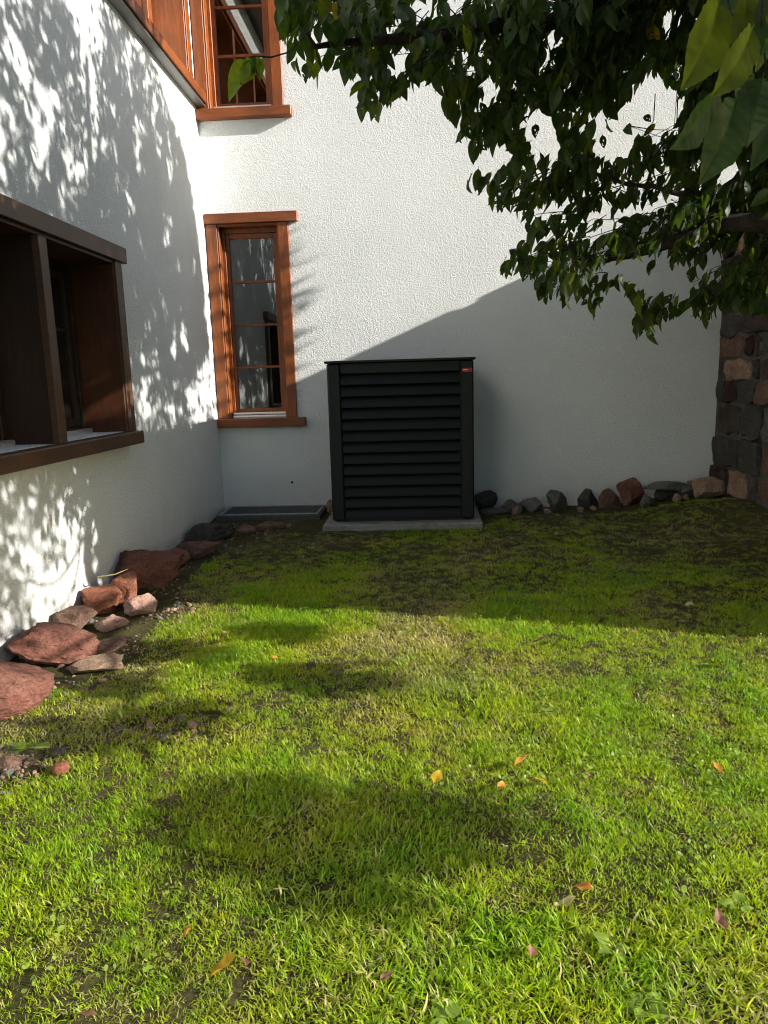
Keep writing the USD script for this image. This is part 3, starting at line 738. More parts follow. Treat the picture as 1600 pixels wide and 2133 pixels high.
keep = rg.uniform(0, 1, len(px_)) < np.clip(0.74 + (thin - 0.22) * 1.6, 0.74, 1) * (1 - 0.74 * shade) * (1 - np.clip(bare, 0, 0.97)) * np.where(px_ < 0.66, 0.75, 1)
px_, py_, dry, thin, shade = (a[keep] for a in (px_, py_, dry, thin, shade))
n = len(px_)
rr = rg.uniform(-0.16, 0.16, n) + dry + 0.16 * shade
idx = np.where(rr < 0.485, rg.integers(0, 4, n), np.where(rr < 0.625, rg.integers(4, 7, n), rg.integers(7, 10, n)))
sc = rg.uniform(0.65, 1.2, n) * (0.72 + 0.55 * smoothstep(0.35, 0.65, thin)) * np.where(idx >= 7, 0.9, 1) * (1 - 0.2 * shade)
long_ = (rg.uniform(0, 1, n) < 0.05) & (idx < 7)
flat = rg.uniform(0, 1, n)
idx = np.where(flat < 0.20, rg.integers(10, 13, n), np.where(flat < 0.33, rg.integers(13, 15, n), idx))
sc3 = np.stack([sc, sc, sc * np.where(long_, 1.5, 1.0)], 1)
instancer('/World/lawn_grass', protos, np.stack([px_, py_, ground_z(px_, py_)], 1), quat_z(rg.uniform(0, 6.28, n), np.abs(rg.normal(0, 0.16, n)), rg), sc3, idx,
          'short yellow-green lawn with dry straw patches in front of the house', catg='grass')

# clover and other small round leaves in drifts
def sprig(seed, leaves, size, spread):
    r = np.random.default_rng(seed)
    ms = []
    for _ in range(leaves):
        a = np.linspace(0, 2 * np.pi, 9)[:-1]
        rad = size * r.uniform(0.6, 1.2)
        v = np.stack([np.cos(a) * rad, np.sin(a) * rad * 0.75, 0.12 * rad * np.cos(2 * a)], 1)
        v = np.vstack([v, [[0, 0, -0.12 * rad]]])
        f = [[8, i, (i + 1) % 8] for i in range(8)]
        m = trimesh.Trimesh(v, f, process=False)
        m.apply_transform(trimesh.transformations.euler_matrix(r.normal(0, 0.45), r.normal(0, 0.45), r.uniform(0, 6.28)))
        m.apply_translation((r.normal(0, spread), r.normal(0, spread), r.uniform(0.012, 0.034)))
        ms.append(m)
    return cat(ms)


N = 2600
cx_, cy_ = rg.uniform(0.9, 4.7, N), rg.uniform(-7.0, -2.4, N)
cd = meshkit.fbm(np.stack([cx_ * 1.6, cy_ * 1.6, 0 * cx_ + 7], -1), 4, 91) + 0.20 * smoothstep(1.6, 3.0, cx_) - 0.10
ok = inside(LAWN, cx_, cy_) & (cd + rg.uniform(-0.08, 0.08, N) > 0.56)
cx_, cy_ = cx_[ok], cy_[ok]
n = len(cx_)
instancer('/World/clover', [(f'sprig_{k}', sprig(80 + k, 8, 0.0062, 0.022), clover_m, True) for k in range(3)], np.stack([cx_, cy_, ground_z(cx_, cy_)], 1),
          quat_z(rg.uniform(0, 6.28, n), np.abs(rg.normal(0, 0.1, n)), rg), rg.uniform(0.7, 1.35, n), rg.integers(0, 3, n), 'small round clover leaves scattered through the right side of the lawn', catg='clover')


# ------------------------------------------------------------------ leaves
def leaf_mesh(seed, nx=7, holes=0, wid=0.30, fold=0.35, curl=0.16, wave=0.05, stalk=0.12, ny_=2, vein=0.0):
    """A pointed oval leaf of length 1 along +x, its upper face towards +z, with a short stalk; holes eaten out of it if asked for."""
    r = np.random.default_rng(seed)
    t = np.linspace(0, 1, nx + 1)
    half = wid * np.sin(np.pi * t ** 0.85) ** 0.8 * (1 - 0.25 * t)
    half[-1] = 0
    half[0] = 0.012
    jag = 1 + r.uniform(-0.05, 0.05, (2, nx + 1))
    V, F = [], []
    bend = r.normal(0, 0.04)
    for i, x in enumerate(t):
        mid = bend * math.sin(np.pi * x)
        for j in range(-ny_, ny_ + 1):
            s = j / ny_
            y = half[i] * s * jag[0 if s < 0 else 1, i]
            zz = fold * abs(y) - curl * x * x + wave * math.sin(7 * x + 2 * (s > 0)) * abs(s) * half[i] / wid + vein * abs(math.sin((x - 0.45 * abs(y)) * 26)) * (abs(s) > 0)
            V.append([stalk + (1 - stalk) * x, mid + y, zz])
    w = 2 * ny_ + 1
    for i in range(nx):
        for j in range(w - 1):
            a = i * w + j
            F += [[a, a + w, a + w + 1], [a, a + w + 1, a + 1]]
    F = np.array(F)
    if holes:
        m = trimesh.Trimesh(np.array(V), F, process=False).subdivide()
        V, F = np.array(m.vertices), np.array(m.faces)
        c = V[F].mean(1)
        kill = np.zeros(len(F), bool)
        for _ in range(holes):
            hx, hy, hr = r.uniform(0.3, 0.9), r.uniform(-0.2, 0.2), r.uniform(0.02, 0.05)
            kill |= (c[:, 0] - hx) ** 2 + (c[:, 1] - hy) ** 2 < hr ** 2
        F = F[~kill]
    V = np.array(V)
    o = len(V)
    V = np.vstack([V, [[0, -0.008, 0.0], [0, 0.008, 0.0], [stalk + 0.01, -0.012, 0], [stalk + 0.01, 0.012, 0]]])
    F = np.vstack([F, [[o, o + 2, o + 3], [o, o + 3, o + 1]]])
    return trimesh.Trimesh(V, F, process=False)


LEAVES = [leaf_mesh(500 + k, holes=(0, 0, 3, 0, 5, 0, 2, 6)[k], wid=(0.21, 0.25, 0.23, 0.20, 0.26, 0.24, 0.22, 0.25)[k], curl=(0.1, 0.25, 0.16, 0.3, 0.05, 0.2, 0.35, 0.12)[k], fold=(0.3, 0.5, 0.2, 0.6, 0.35, 0.15, 0.4, 0.3)[k]) for k in range(8)]
LOW = [leaf_mesh(540 + k, nx=4, wid=0.27, curl=0.2) for k in range(4)]


def frames(axis, nrm):
    """Rotation matrices (columns x y z) with x along axis and z near nrm."""
    a = axis / np.linalg.norm(axis, axis=1, keepdims=True)
    b = np.cross(nrm, a); b /= np.linalg.norm(b, axis=1, keepdims=True) + 1e-9
    c = np.cross(a, b)
    return np.stack([a, b, c], -1)


def quats(R):
    from scipy.spatial.transform import Rotation
    q = Rotation.from_matrix(R).as_quat()
    return q[:, [3, 0, 1, 2]]


class Crown:
    pos, axis, nrm, size, twigs = [], [], [], [], []


def shoot(base, direction, length, nleaf, r, size=0.094, droop=0.9, out=None):
    """One twig with alternate hanging leaves. Returns twig points and the leaves' base, axis, normal and size."""
    d = direction / np.linalg.norm(direction)
    t = np.linspace(0, 1, 5)
    pts = base + d * (length * t)[:, None] + np.array([0, 0, -0.25 * length]) * (t ** 2)[:, None] + r.normal(0, 0.006, (5, 3)) * t[:, None]
    side = np.cross(d, [0, 0, 1]); side /= np.linalg.norm(side) + 1e-9
    L = []
    for k in range(nleaf):
        s = (k + 0.7) / nleaf
        p = base + d * length * s + np.array([0, 0, -0.25 * length * s * s])
        sg = 1 if k % 2 else -1
        ax = d * r.uniform(0.1, 0.6) + side * sg * r.uniform(0.1, 0.7) + np.array([0, 0, -droop * r.uniform(0.5, 1.4)]) + r.normal(0, 0.2, 3)
        nr = r.normal(0, 0.6, 3) + np.array([0, 0, 0.6]) + side * sg * 0.3 + d * 0.4
        L.append((p, ax, nr, size * r.uniform(0.65, 1.2)))
    return pts, L


# where foliage shows against the wall in view: outlines given as directions from the viewpoint, each filled through a range of distances
FOL = Polygon([(585, -60), (583, 60), (598, 118), (640, 165), (690, 128), (716, 140), (742, 205), (768, 262), (792, 232), (812, 235), (850, 165), (900, 178), (935, 200), (905, 205), (950, 260), (958, 318), (1000, 335), (1035, 290), (1062, 300), (1075, 350), (1010, 365), (945, 365), (985, 405), (1040, 440), (1098, 450), (1085, 505), (1040, 560), (1075, 590), (1110, 575), (1130, 625), (1168, 615), (1175, 655), (1230, 675), (1262, 670), (1240, 600), (1300, 598), (1325, 640), (1312, 715), (1345, 720), (1370, 680), (1410, 650), (1440, 640), (1460, 685), (1490, 640), (1620, 660), (1700, 640), (1700, -60)])
GAPS = [Polygon(g) for g in ([(1085, 235), (1150, 225), (1170, 330), (1110, 345), (1090, 290)], [(1300, 190), (1372, 150), (1440, 170), (1425, 280), (1340, 300), (1305, 260)], [(1228, 252), (1300, 250), (1318, 330), (1240, 345)],
        [(1505, 335), (1545, 335), (1530, 392), (1480, 395)], [(1270, 555), (1345, 540), (1440, 560), (1430, 620), (1330, 618)], [(810, 110), (850, 120), (840, 165), (800, 160)], [(1130, 60), (1160, 50), (1165, 110), (1140, 115)],
        [(1440, 0), (1462, 0), (1455, 60), (1438, 60)], [(640, 60), (670, 50), (690, 110), (650, 118)], [(1000, 170), (1040, 160), (1050, 215), (1010, 225)], [(1375, 20), (1400, 10), (1405, 60), (1380, 70)])]
rc = np.random.default_rng(33)
fb = FOL.bounds
leafs = []          # (pos, axis, nrm, size, tone class, lit leaves coloured lighter)
twigs = []
cand = 0


def foliage_depth(px, py, r):
    """Farther towards the lower right, nearer at the left and top."""
    t = np.clip((px - 600) / 900, 0, 1) * 0.5 + np.clip(py / 700, 0, 1) * 0.6
    return 2.15 + 1.3 * t + r.uniform(-0.25, 0.45)


def in_gaps(x, y):
    out = np.zeros(np.shape(x), bool)
    for g in GAPS:
        out |= inside(g, x, y)
    return out


tries = 0
while tries < 1330:
    tries += 1
    x, y = rc.uniform(fb[0], 1680), rc.uniform(-60, fb[3])
    if not inside(FOL, x, y):
        continue
    if (y < 330 and x < 900 and rc.uniform() < 0.15):
        continue
    base = unproject(x, y, foliage_depth(x, y, rc))
    dirn = np.array([-0.8, rc.normal(0, 0.6), rc.normal(-0.15, 0.3)])
    pts, L = shoot(base, dirn, rc.uniform(0.12, 0.28), int(rc.integers(5, 9)), rc)
    mids = np.array([p + a / np.linalg.norm(a) * s * 0.55 for p, a, _, s in L])
    tips = np.array([p + a / np.linalg.norm(a) * s * 0.95 for p, a, _, s in L])
    (u, _), (ut, _) = project(mids), project(tips)
    okk = inside(FOL, u[:, 0], u[:, 1]) & inside(FOL.buffer(10), ut[:, 0], ut[:, 1])
    g = in_gaps(u[:, 0], u[:, 1]) | in_gaps(ut[:, 0], ut[:, 1])
    okk &= ~(g & (rc.uniform(0, 1, len(g)) < 0.96))
    if okk.sum() < 2:
        continue
    leafs += [(*l, 0) for l, o in zip(L, okk) if o]
    uu, _ = project(pts)
    if inside(FOL, uu[:, 0], uu[:, 1]).all() and okk.mean() > 0.7 and not in_gaps(uu[:, 0], uu[:, 1]).any():
        twigs.append((pts, 0.0022))

# the part of the crown beyond the frame, which dapples the side wall
def shade_density(P):
    """How likely a leaf at P is kept, from where its shadow would fall."""
    s = P[:, 0] / SUNDIR[0]
    H = P - SUNDIR * s[:, None]          # on the side wall's plane x = 0
    u, _ = project(H)
    x, y = u.T
    zg, yb = H[:, 2], H[:, 1]
    d = np.full(len(P), 0.75)
    edge_x = np.interp(y, [-400, 0, 150, 290, 400, 640, 860], [110, 292, 330, 378, 400, 428, 447])
    nz = meshkit.fbm(np.stack([H[:, 1] * 2.2, H[:, 2] * 1.1, 0 * zg], -1) + 20, 3, 55)
    d = np.where(x < 170, 0.82, 0.95)
    hi = meshkit.fbm(np.stack([H[:, 1] * 7, H[:, 2] * 3.5, 0 * zg], -1) + 60, 2, 58)
    d = d * smoothstep(0.30, 0.46, nz + np.where(x < 170, 0.0, 0.10)) * (0.12 + 0.88 * smoothstep(0.26, 0.44, hi))
    d = np.where(x > edge_x, 0.01, d)
    d = np.where((y > 700) & (x > 250), d * 0.55, d)
    d = np.where((x < 290) & (y > 440) & (y < 940), 0.97, d)
    d = np.where((y > 960), 0.42, d)
    for (cx, cy, rx, ry, k) in ((40, 130, 34, 60, 0.9), (85, 290, 34, 60, 0.95), (160, 360, 30, 60, 0.85), (200, 130, 26, 70, 0.7), (425, 800, 24, 60, 0.9), (300, 845, 36, 34, 0.8), (160, 1060, 60, 60, 0.85), (170, 1180, 46, 40, 0.6), (60, 1160, 40, 70, 0.5), (10, 420, 30, 40, 0.8), (246, 800, 44, 80, 1.0), (112, 660, 12, 30, 0.9), (20, 930, 60, 20, 0.7)):
        d = d * (1 - k * np.exp(-((x - cx) / rx) ** 2 - ((y - cy) / ry) ** 2))
    d = np.where((yb > -0.03), 0.0, d)          # would fall on the back wall
    sg = P[:, 2] / SUNDIR[2]
    G = P - SUNDIR * sg[:, None]
    on_lawn = (G[:, 0] > 0.0)
    return np.where(on_lawn, 0.0, d)


def hidden(P, margin=40):
    u, z = project(P)
    inf = (z > 0.05) & (u[:, 0] > -margin) & (u[:, 0] < 1600 + margin) & (u[:, 1] > -margin) & (u[:, 1] < 2133 + margin)
    fol = inside(FOL, u[:, 0], u[:, 1]) & (z > 2.0) & ~in_gaps(u[:, 0], u[:, 1])
    return ~inf | fol


TR = np.array([4.30, -3.35, 0.0])
centres = [((4.4, -3.4, 3.6), (2.3, 2.0, 1.5)), ((6.2, -2.6, 3.9), (1.9, 1.8, 1.6)), ((3.4, -5.2, 3.0), (1.8, 1.6, 1.3)), ((5.2, -4.6, 3.4), (2.0, 1.7, 1.5)), ((4.6, -2.6, 5.0), (2.2, 1.7, 1.3)), ((6.6, -1.9, 5.0), (1.6, 1.0, 1.2)), ((3.9, -6.9, 2.4), (1.1, 0.6, 0.55))]
far_pos = []
count = 0
for c, rad in centres:
    m = 2300
    u = rc.normal(size=(m, 3)); u /= np.linalg.norm(u, axis=1, keepdims=True)
    P = np.array(c) + u * (rc.uniform(0, 1, (m, 1)) ** (1 / 2.4)) * np.array(rad)
    ok = hidden(P) & (np.linalg.norm(P - EYE, axis=1) > 1.3) & (P[:, 1] < -0.35) & ~((P[:, 0] > WX - 0.2) & (P[:, 0] < WX + 0.6) & (P[:, 2] < WZ + 0.1))
    P = P[ok]
    keep = rc.uniform(0, 1, len(P)) < shade_density(P) * 1.5 + 0.02 * 0
    for b in P[keep]:
        dirn = np.array([rc.normal(-0.2, 0.8), rc.normal(0, 0.7), rc.normal(-0.1, 0.35)])
        pts, L = shoot(b, dirn, rc.uniform(0.15, 0.34), int(rc.integers(6, 10)), rc, 0.082)
        q = np.array([l[0] for l in L])
        o = hidden(q) & (rc.uniform(0, 1, len(q)) < np.minimum(1, shade_density(q) * 2.2)) & (q[:, 1] < -0.1)
        if o.sum():
            leafs += [(*l, 2) for l, k in zip(L, o) if k]
            uu, zz = project(pts)
            if hidden(pts).all():
                twigs.append((pts, 0.0025))

# low twigs towards the camera's right whose shade lies on the lawn, and sprays whose shade brushes the back wall
LOWSH = [(1.35, -5.02, 0.16), (1.62, -5.12, 0.18), (1.85, -5.10, 0.16), (2.10, -5.11, 0.10), (1.50, -5.22, 0.14), (1.75, -5.40, 0.10), (1.25, -5.15, 0.10), (1.12, -3.48, 0.10), (1.30, -3.56, 0.10), (1.45, -4.10, 0.12), (1.60, -4.16, 0.10), (1.30, -4.04, 0.06),
         (0.62, -4.66, 0.14), (0.80, -4.58, 0.14), (1.00, -4.46, 0.12), (0.62, -3.75, 0.13), (0.85, -3.80, 0.12), (0.60, -4.2, 0.10), (2.0, -5.22, 0.08)]
for i, (x, y, rad) in enumerate(LOWSH):
    if y < -4.9:
        x = 1.61 + (x - 1.6) * 0.8
    s = rc.uniform(3.0, 3.5)
    c = np.array([x, y, 0.0]) + np.array([1.0, -0.23, 0.416]) * s
    for _ in range(int(18 + rad * 120)):
        b = c + rc.normal(0, 1, 3) * np.array([rad * 0.55, rad * 0.40, rad * 0.06])
        if not hidden(b[None])[0]:
            continue
        pts, L = shoot(b, np.array([rc.normal(0, 0.8), rc.normal(0, 0.5), rc.normal(0, 0.1)]), rc.uniform(0.06, 0.12), int(rc.integers(4, 7)), rc, 0.07, 0.25)
        leafs += [(*l, 2) for l in L if hidden(l[0][None])[0]]
        twigs.append((pts, 0.0022))
for x, z, ln in ((0.95, 2.52, 0.3), (0.85, 2.30, 0.3), (0.82, 1.85, 0.3), (0.72, 1.45, 0.3), (0.80, 2.10, 0.22), (0.14, 2.1, 0.12), (0.16, 1.7, 0.14), (0.12, 1.38, 0.14), (0.15, 1.08, 0.14), (0.13, 2.35, 0.1), (0.92, 2.38, 0.3), (0.98, 2.05, 0.25), (1.0, 1.74, 0.3), (0.93, 1.60, 0.25), (0.75, 1.95, 0.15), (0.78, 2.42, 0.15), (0.74, 1.62, 0.18), (0.05, 1.9, 0.12), (0.08, 1.5, 0.14), (0.95, 1.42, 0.2), (0.1, 1.25, 0.1)):
    s = rc.uniform(4.9, 5.4)
    c = np.array([x, 0.0, z]) + np.array([1.0, -0.23, 0.416]) * s
    pts, L = shoot(c, np.array([-0.6, -0.2, rc.normal(0.3, 0.1)]), ln * 0.9, 11, rc, 0.092, 0.4)
    if hidden(pts).all():
        leafs += [(*l, 2) for l in L]
        twigs.append((pts, 0.003))

# hand-placed sprays close to the viewpoint: the big leaves at the upper right and the sprig before the upper window, coloured as sunlit
def hand(px0, py0, px1, py1, d0, d1, nrm, kind):
    a, b = unproject(px0, py0, d0), unproject(px1, py1, d1)
    leafs.append((a, b - a, np.array(nrm, float), float(np.linalg.norm(b - a)), kind))


NEARL = [(1500, -10, 1456, 160, 0.74, 0.70, (0.6, -0.9, 0.3), 1), (1556, -30, 1548, 110, 0.72, 0.70, (0.3, -0.8, 0.5), 1), (1572, 48, 1512, 190, 0.66, 0.64, (0.75, -0.6, 0.4), 1), (1502, 165, 1436, 310, 0.80, 0.76, (0.9, -0.1, 0.3), 0),
         (1538, 190, 1482, 366, 0.72, 0.70, (0.3, -0.9, 0.2), 0), (1592, 150, 1560, 290, 0.76, 0.75, (-0.2, -0.9, 0.4), 0), (1610, -20, 1590, 110, 0.72, 0.70, (0.2, -0.9, 0.3), 0), (1625, 190, 1590, 330, 0.80, 0.78, (0.2, -0.9, 0.3), 0),
         (1530, -60, 1500, 60, 0.82, 0.80, (0.1, -0.9, 0.4), 0), (1575, -10, 1600, 130, 0.84, 0.82, (0.5, -0.8, 0.3), 1), (1545, 120, 1560, 235, 0.83, 0.82, (0.4, -0.8, -0.2), 0)]
for l in NEARL:
    hand(*l)
for l in [(522, 120, 482, 186, 1.74, 1.70, (0.4, -0.8, 0.4), 3), (526, 118, 512, 168, 1.76, 1.72, (0.75, -0.5, 0.3), 3), (538, 116, 546, 152, 1.76, 1.73, (0.5, -0.8, 0.4), 3), (516, 122, 500, 160, 1.75, 1.73, (0.8, -0.4, 0.5), 3), (528, 117, 524, 150, 1.77, 1.74, (0.2, -0.9, 0.3), 3), (540, 114, 530, 140, 1.77, 1.76, (0.6, -0.6, 0.5), 3)]:
    hand(*l)
twigs.append((np.array([unproject(505, 124, 1.75), unproject(530, 117, 1.76), unproject(565, 119, 1.78), unproject(604, 108, 1.85), unproject(640, 70, 1.95), unproject(700, 10, 2.1)]), 0.0026))
for a in ([(1500, -60, 0.75), (1520, 20, 0.76), (1540, 120, 0.74), (1560, 200, 0.74)], [(1590, -60, 0.7), (1585, 40, 0.7), (1600, 180, 0.76)]):
    twigs.append((np.array([unproject(*q) for q in a]), 0.0018))
# bare hanging twigs seen in the gaps
for a in ([(1420, -30), (1424, 90), (1412, 170), (1405, 260), (1330, 300)], [(1430, -20), (1428, 60), (1470, 50)], [(1365, 195), (1362, 250), (1335, 305)], [(1412, 200), (1410, 262), (1375, 285), (1310, 262)], [(1310, 262), (1360, 270), (1440, 272)], [(1110, 120), (1120, 180), (1110, 230)], [(1468, 160), (1466, 185), (1445, 200)], [(1445, 165), (1437, 215), (1440, 245)]):
    q = np.array([unproject(x, y, 2.75 + 0.04 * i) for i, (x, y) in enumerate(a)])
    twigs.append((q, 0.0022))

# ---- limbs
tree = thing('garden_tree', 'leafy tree with drooping insect-eaten leaves overhanging from the right', 'tree', loc=(0, 0, 0))


def limb(pts, r0, r1, n=14, seed=0, wob=0.03):
    from scipy.interpolate import CubicSpline
    pts = np.array(pts, float)
    t = np.linspace(0, 1, len(pts))
    s = np.linspace(0, 1, n)
    q = CubicSpline(t, pts)(s)
    r = np.random.default_rng(seed)
    q[1:-1] += r.normal(0, wob, (n - 2, 3)) * np.linspace(0.3, 1, n - 2)[:, None]
    return tube(q, r0 + (r1 - r0) * s ** 0.8, 9 if r0 > 0.03 else 6)


L0 = unproject(1600, 465, 3.05)
obj('trunk', limb([(TR[0], TR[1], -0.2), (4.29, -3.34, 0.6), (4.26, -3.38, 1.3), (4.33, -3.42, 2.2), (4.5, -3.5, 3.2), (4.6, -3.5, 4.2), (4.7, -3.4, 5.2)], 0.15, 0.03, 24, 1, 0.008), bark, tree, smooth=True)
limbs = [
    ([(4.29, -3.40, 1.45), (3.80, -3.85, 1.74), L0, unproject(1480, 472, 3.15), unproject(1370, 515, 3.25), unproject(1270, 535, 3.3), unproject(1205, 555, 3.3)], 0.07, 0.008, 0.006),
    ([(3.75, -3.7, 1.82), unproject(1610, 340, 3.3), unproject(1545, 362, 3.2), unproject(1495, 400, 3.15), unproject(1380, 400, 3.05), unproject(1180, 330, 2.9)], 0.032, 0.006, 0.006),
    ([(4.33, -3.42, 2.2), (3.6, -4.0, 2.75), (2.9, -4.5, 2.75), unproject(1250, -10, 2.6), unproject(1000, 60, 2.4), unproject(760, 90, 2.25), unproject(640, 70, 1.95)], 0.07, 0.004, 0.01),
    ([(3.1, -4.4, 2.8), (2.9, -5.4, 2.4), (2.72, -6.2, 2.05), unproject(1560, -60, 0.78)], 0.025, 0.003, 0.01),
    ([(4.30, -3.38, 1.55), (4.6, -4.3, 1.75), (4.75, -5.0, 1.75), (4.8, -5.9, 1.5)], 0.05, 0.006, 0.02),
    ([(4.6, -4.3, 1.75), (4.3, -4.9, 1.7), (4.5, -5.3, 1.5)], 0.02, 0.004, 0.02),
    ([(4.4, -3.45, 2.6), (5.2, -4.2, 3.0), (5.6, -4.9, 3.5), (6.0, -5.3, 4.0)], 0.06, 0.008, 0.04),
    ([(4.5, -3.5, 3.1), (5.3, -3.0, 3.6), (6.2, -2.5, 4.0), (7.2, -2.1, 4.5)], 0.06, 0.008, 0.04),
    ([(4.6, -3.5, 4.1), (5.4, -2.7, 4.7), (6.2, -2.0, 5.1), (6.9, -1.6, 5.5)], 0.045, 0.006, 0.04),
    ([(4.6, -3.5, 4.2), (3.8, -3.0, 4.7), (3.3, -2.6, 5.3)], 0.04, 0.006, 0.04),
    ([(4.5, -3.5, 3.2), (3.9, -4.6, 3.6), (3.3, -5.4, 3.6), (2.7, -6.0, 3.5)], 0.05, 0.006, 0.04),
    ([(5.3, -3.0, 3.6), (5.9, -3.0, 4.3), (6.4, -2.9, 4.9)], 0.03, 0.006, 0.04),
    ([(5.3, -3.0, 3.6), (6.0, -2.2, 3.8), (6.5, -1.6, 4.1)], 0.03, 0.006, 0.04),
]
def over_wall(y, z, s):
    return np.array([0.0, y, z]) + SUNDIR / SUNDIR[0] * s


limbs += [([over_wall(-2.2, 1.5, 4.2), over_wall(-2.75, 0.62, 4.1), over_wall(-3.05, 0.36, 4.0), over_wall(-3.35, 0.23, 3.9), over_wall(-3.7, 0.33, 3.9), over_wall(-4.2, 0.42, 3.9)], 0.02, 0.006, 0.004),
          ([over_wall(-3.05, 0.36, 4.0), over_wall(-3.2, 0.14, 3.95), over_wall(-3.45, 0.07, 3.9), over_wall(-3.8, 0.16, 3.9)], 0.012, 0.005, 0.004),
          ([over_wall(-2.2, 1.5, 4.2), (4.28, -3.42, 2.9)], 0.02, 0.03, 0.0)]
for k, (p, r0, r1, wob) in enumerate(limbs):
    obj('branch', limb(p, r0, r1, 18, 100 + k, wob), bark, tree, smooth=True)
obj('twigs', cat([tube(p, np.linspace(r, r * 0.45, len(p)), 4) for p, r in twigs]), bark, tree, smooth=True, kind='stuff')

pos = np.array([l[0] for l in leafs]); axis = np.array([l[1] for l in leafs]); nrm = np.array([l[2] for l in leafs]); size = np.array([l[3] for l in leafs]); cls = np.array([l[4] for l in leafs])
R = frames(axis, nrm)
mid = pos + R[:, :, 0] * (size * 0.5)[:, None]
u, zc = project(mid)
inframe = (zc > 0.1) & (u[:, 0] > 0) & (u[:, 0] < 1600) & (u[:, 1] > 0) & (u[:, 1] < 2133)
big = np.where(inframe, size / np.maximum(zc, 0.1), 0)
order = np.argsort(-big, kind='stable')
order = order[big[order] > 0][:298]
BIGL = [leaf_mesh(560 + k, nx=44, wid=(0.25, 0.28, 0.22)[k], fold=0.3, curl=0.18, wave=0.06, ny_=6, vein=0.011, stalk=0.1) for k in range(3)]
rl = np.random.default_rng(3)
for i in order:
    k = int(rl.integers(0, 8))
    m = BIGL[k % 3] if zc[i] < 1.2 else LEAVES[k]
    yel = rl.uniform() < 0.012 and cls[i] == 0
    v = np.array(m.vertices) * size[i] @ R[i].T + pos[i]
    mt = leaf_sunlit_tone if cls[i] == 3 else leaf_yellow if yel else leaf_light if (cls[i] == 1 or rl.uniform() < 0.12) else leaf_green
    obj('leaf', trimesh.Trimesh(v, m.faces, process=False), mt, tree, smooth=True)
rest = np.setdiff1d(np.arange(len(pos)), order)
near = cls[rest] == 0
idx = np.where(near, rl.integers(0, 8, len(rest)), 8 + rl.integers(0, 4, len(rest)))
instancer(tree + '/foliage', [(f'leaf_shape_{k}', m, leaf_light if k in (3,) else leaf_green, True) for k, m in enumerate(LEAVES)] + [(f'far_leaf_shape_{k}', m, leaf_green, True) for k, m in enumerate(LOW)],
          pos[rest], quats(R[rest]), size[rest], idx)
print('leaves', len(pos), 'in frame', int(inframe.sum()), 'shoots', len(twigs))

# ------------------------------------------------------------------ fallen leaves and weeds on the lawn
FALL = [
    (1.553, -5.711, 0.085, 'yellow', 'bright yellow curled leaf, the brightest on the near lawn', 0.4), (1.590, -5.675, 0.045, 'brown', 'small tan leaf tip standing behind the bright yellow leaf', 1.9),
    (1.295, -5.815, 0.055, 'brown', 'pale tan crumpled leaf at the bottom left', 0.3), (1.435, -5.592, 0.040, 'orange', 'small orange-brown leaf left of the bright yellow one', 1.3),
    (2.317, -5.507, 0.075, 'cream', 'broad cream-yellow leaf lying flat on the right part of the lawn', 0.2), (2.375, -5.450, 0.060, 'orange', 'rusty orange leaf touching the cream-yellow one', 2.6),
    (2.221, -5.645, 0.045, 'brown', 'pinkish brown curled leaf below the cream-yellow one', 1.2), (2.656, -5.569, 0.058, 'brown', 'narrow dark brown leaf near the right edge', 1.7),
    (2.531, -3.764, 0.095, 'brown', 'red-brown leaf in the sun near the shade edge', 0.1), (2.651, -3.748, 0.075, 'light', 'light green leaf just right of the red-brown one', 0.6),
    (3.258, -4.008, 0.095, 'light', 'yellow-green leaf near the right edge below the shade line', 0.3), (2.028, -4.941, 0.065, 'yellow', 'orange-yellow leaf at the tip of the middle shadow', 1.1),
    (2.302, -4.868, 0.085, 'orange', 'long orange leaf right of the middle shadow', 0.5), (2.226, -4.995, 0.055, 'orange', 'thin orange leaf edge-on below the long orange leaf', 0.8),
    (2.348, -4.965, 0.060, 'yellow', 'dull yellow leaf lying level below the long orange leaf', 0.05), (2.915, -4.887, 0.060, 'orange', 'upright orange leaf towards the right edge', 2.0),
    (1.903, -5.716, 0.040, 'brown', 'small red-brown leaf at the bottom middle', 0.4), (1.302, -3.910, 0.045, 'orange', 'small orange leaf between the two left shadows', 0.9),
    (3.438, -3.210, 0.065, 'cream', 'whitish leaf catching light at the shade edge', 0.2), (0.527, -3.050, 0.080, 'light', 'pale green leaf at the edge of the gravel by the stones', 0.4),
    (2.502, -4.939, 0.030, 'brown', 'tiny brown leaf right of the dull yellow one', 0.9), (3.05, -1.45, 0.07, 'cream', 'pale leaf lying in the shaded grass before the stones', 0.7), (3.85, -1.3, 0.07, 'light', 'light green leaf in the shaded grass at the right', 0.2)]
LM = dict(yellow=leaf_yellow, brown=leaf_brown, cream=leaf_cream, orange=leaf_orange, light=leaf_light)
for k, (x, y, s, c, lb, a) in enumerate(FALL):
    m = leaf_mesh(700 + k, nx=16, ny_=4, vein=0.008, wid=(0.34, 0.28, 0.38)[k % 3], fold=(0.55, 0.4, 0.25)[k % 3], curl=(-0.25, 0.3, 0.35, -0.2)[k % 4], wave=0.09)
    s *= 0.86
    m.apply_scale(s)
    m.apply_transform(trimesh.transformations.euler_matrix(rl.normal(0, 0.35), rl.normal(-0.15, 0.25), a))
    m.apply_translation((x - 0.5 * s * math.cos(a), y - 0.5 * s * math.sin(a), float(ground_z(x, y)) + 0.026))
    obj('fallen_leaf', m, LM[c], smooth=True, label=lb, cat='leaf', group='fallen leaves on the lawn')


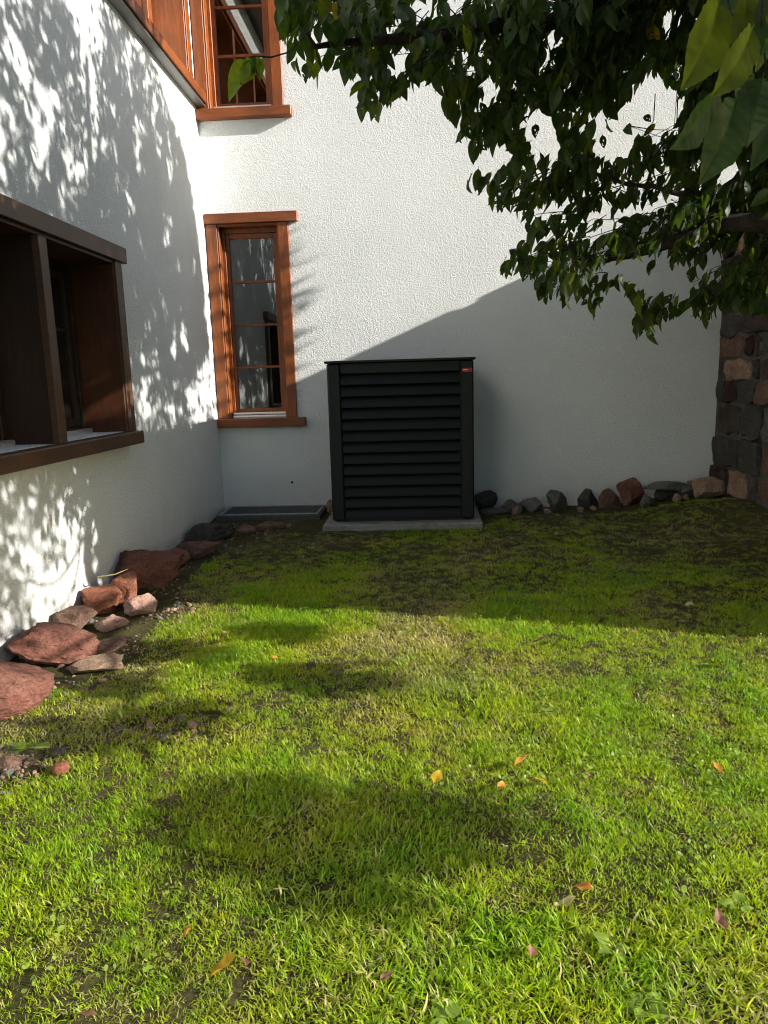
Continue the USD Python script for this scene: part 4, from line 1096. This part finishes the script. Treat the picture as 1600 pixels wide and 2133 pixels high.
def weed(x, y, n, size, label, seed):
    t = thing('broadleaf_weed', label, 'weed', 'broad-leaved weeds in the lawn', (x, y, float(ground_z(x, y))))
    r = np.random.default_rng(seed)
    for k in range(n):
        a = 2 * math.pi * k / n + r.normal(0, 0.3)
        m = leaf_mesh(seed + k, nx=7, wid=0.34, fold=0.2, curl=0.3, wave=0.06, stalk=0.2)
        m.apply_scale(size * r.uniform(0.6, 1.15))
        m.apply_transform(trimesh.transformations.euler_matrix(r.normal(0, 0.2), -r.uniform(0.15, 0.6), a))
        m.apply_translation((0, 0, 0.012))
        obj('leaf', m, clover_m, t, smooth=True)


weed(2.427, -5.772, 9, 0.055, 'largest rosette of broad green leaves at the bottom right', 801)
weed(2.038, -5.814, 6, 0.055, 'small rosette of round leaves at the bottom, right of the middle', 821)
weed(2.401, -5.617, 5, 0.050, 'pale broad leaves between the cream-yellow leaf and the largest rosette', 841)
weed(2.72, -5.50, 6, 0.045, 'small rosette of round leaves at the right edge', 861)
weed(2.47, -4.45, 6, 0.045, 'small pale rosette in the middle of the sunny lawn', 881)
weed(0.600, -4.78, 4, 0.095, 'yellow-green sprout with long leaves in the bare soil at the left', 901)
fr = trimesh.creation.icosphere(subdivisions=3, radius=0.027)
v = np.array(fr.vertices)
v *= (1 - 0.12 * np.exp(-((v[:, 0] / 0.012) ** 2 + (v[:, 1] / 0.012) ** 2)) * (v[:, 2] > 0))[:, None] * (1 + 0.08 * (meshkit.noise(v * 60, 3) - 0.5))[:, None]
v[:, 2] *= 0.85
ft = thing('fallen_fruit', 'wrinkled orange-brown fallen fruit beside the sprout at the left', 'fruit', None, (0.785, -4.905, float(ground_z(0.785, -4.905)) + 0.022))
obj('flesh', trimesh.Trimesh(v, fr.faces, process=False), ST['orange'], ft, smooth=True)
obj('stalk', tube([(0, 0, 0.018), (0.004, 0, 0.03), (0.012, 0.003, 0.038)], [0.002, 0.0015, 0.0018], 5), bark, ft)
obj('dry_twig', tube([(0.10, -3.08, 0.175), (0.16, -3.10, 0.186), (0.21, -3.09, 0.192), (0.27, -3.05, 0.212)], [0.004, 0.005, 0.004, 0.002], 6), leaf_cream, smooth=True, label='thin pale dry twig lying across the orange-red stones', cat='twig')
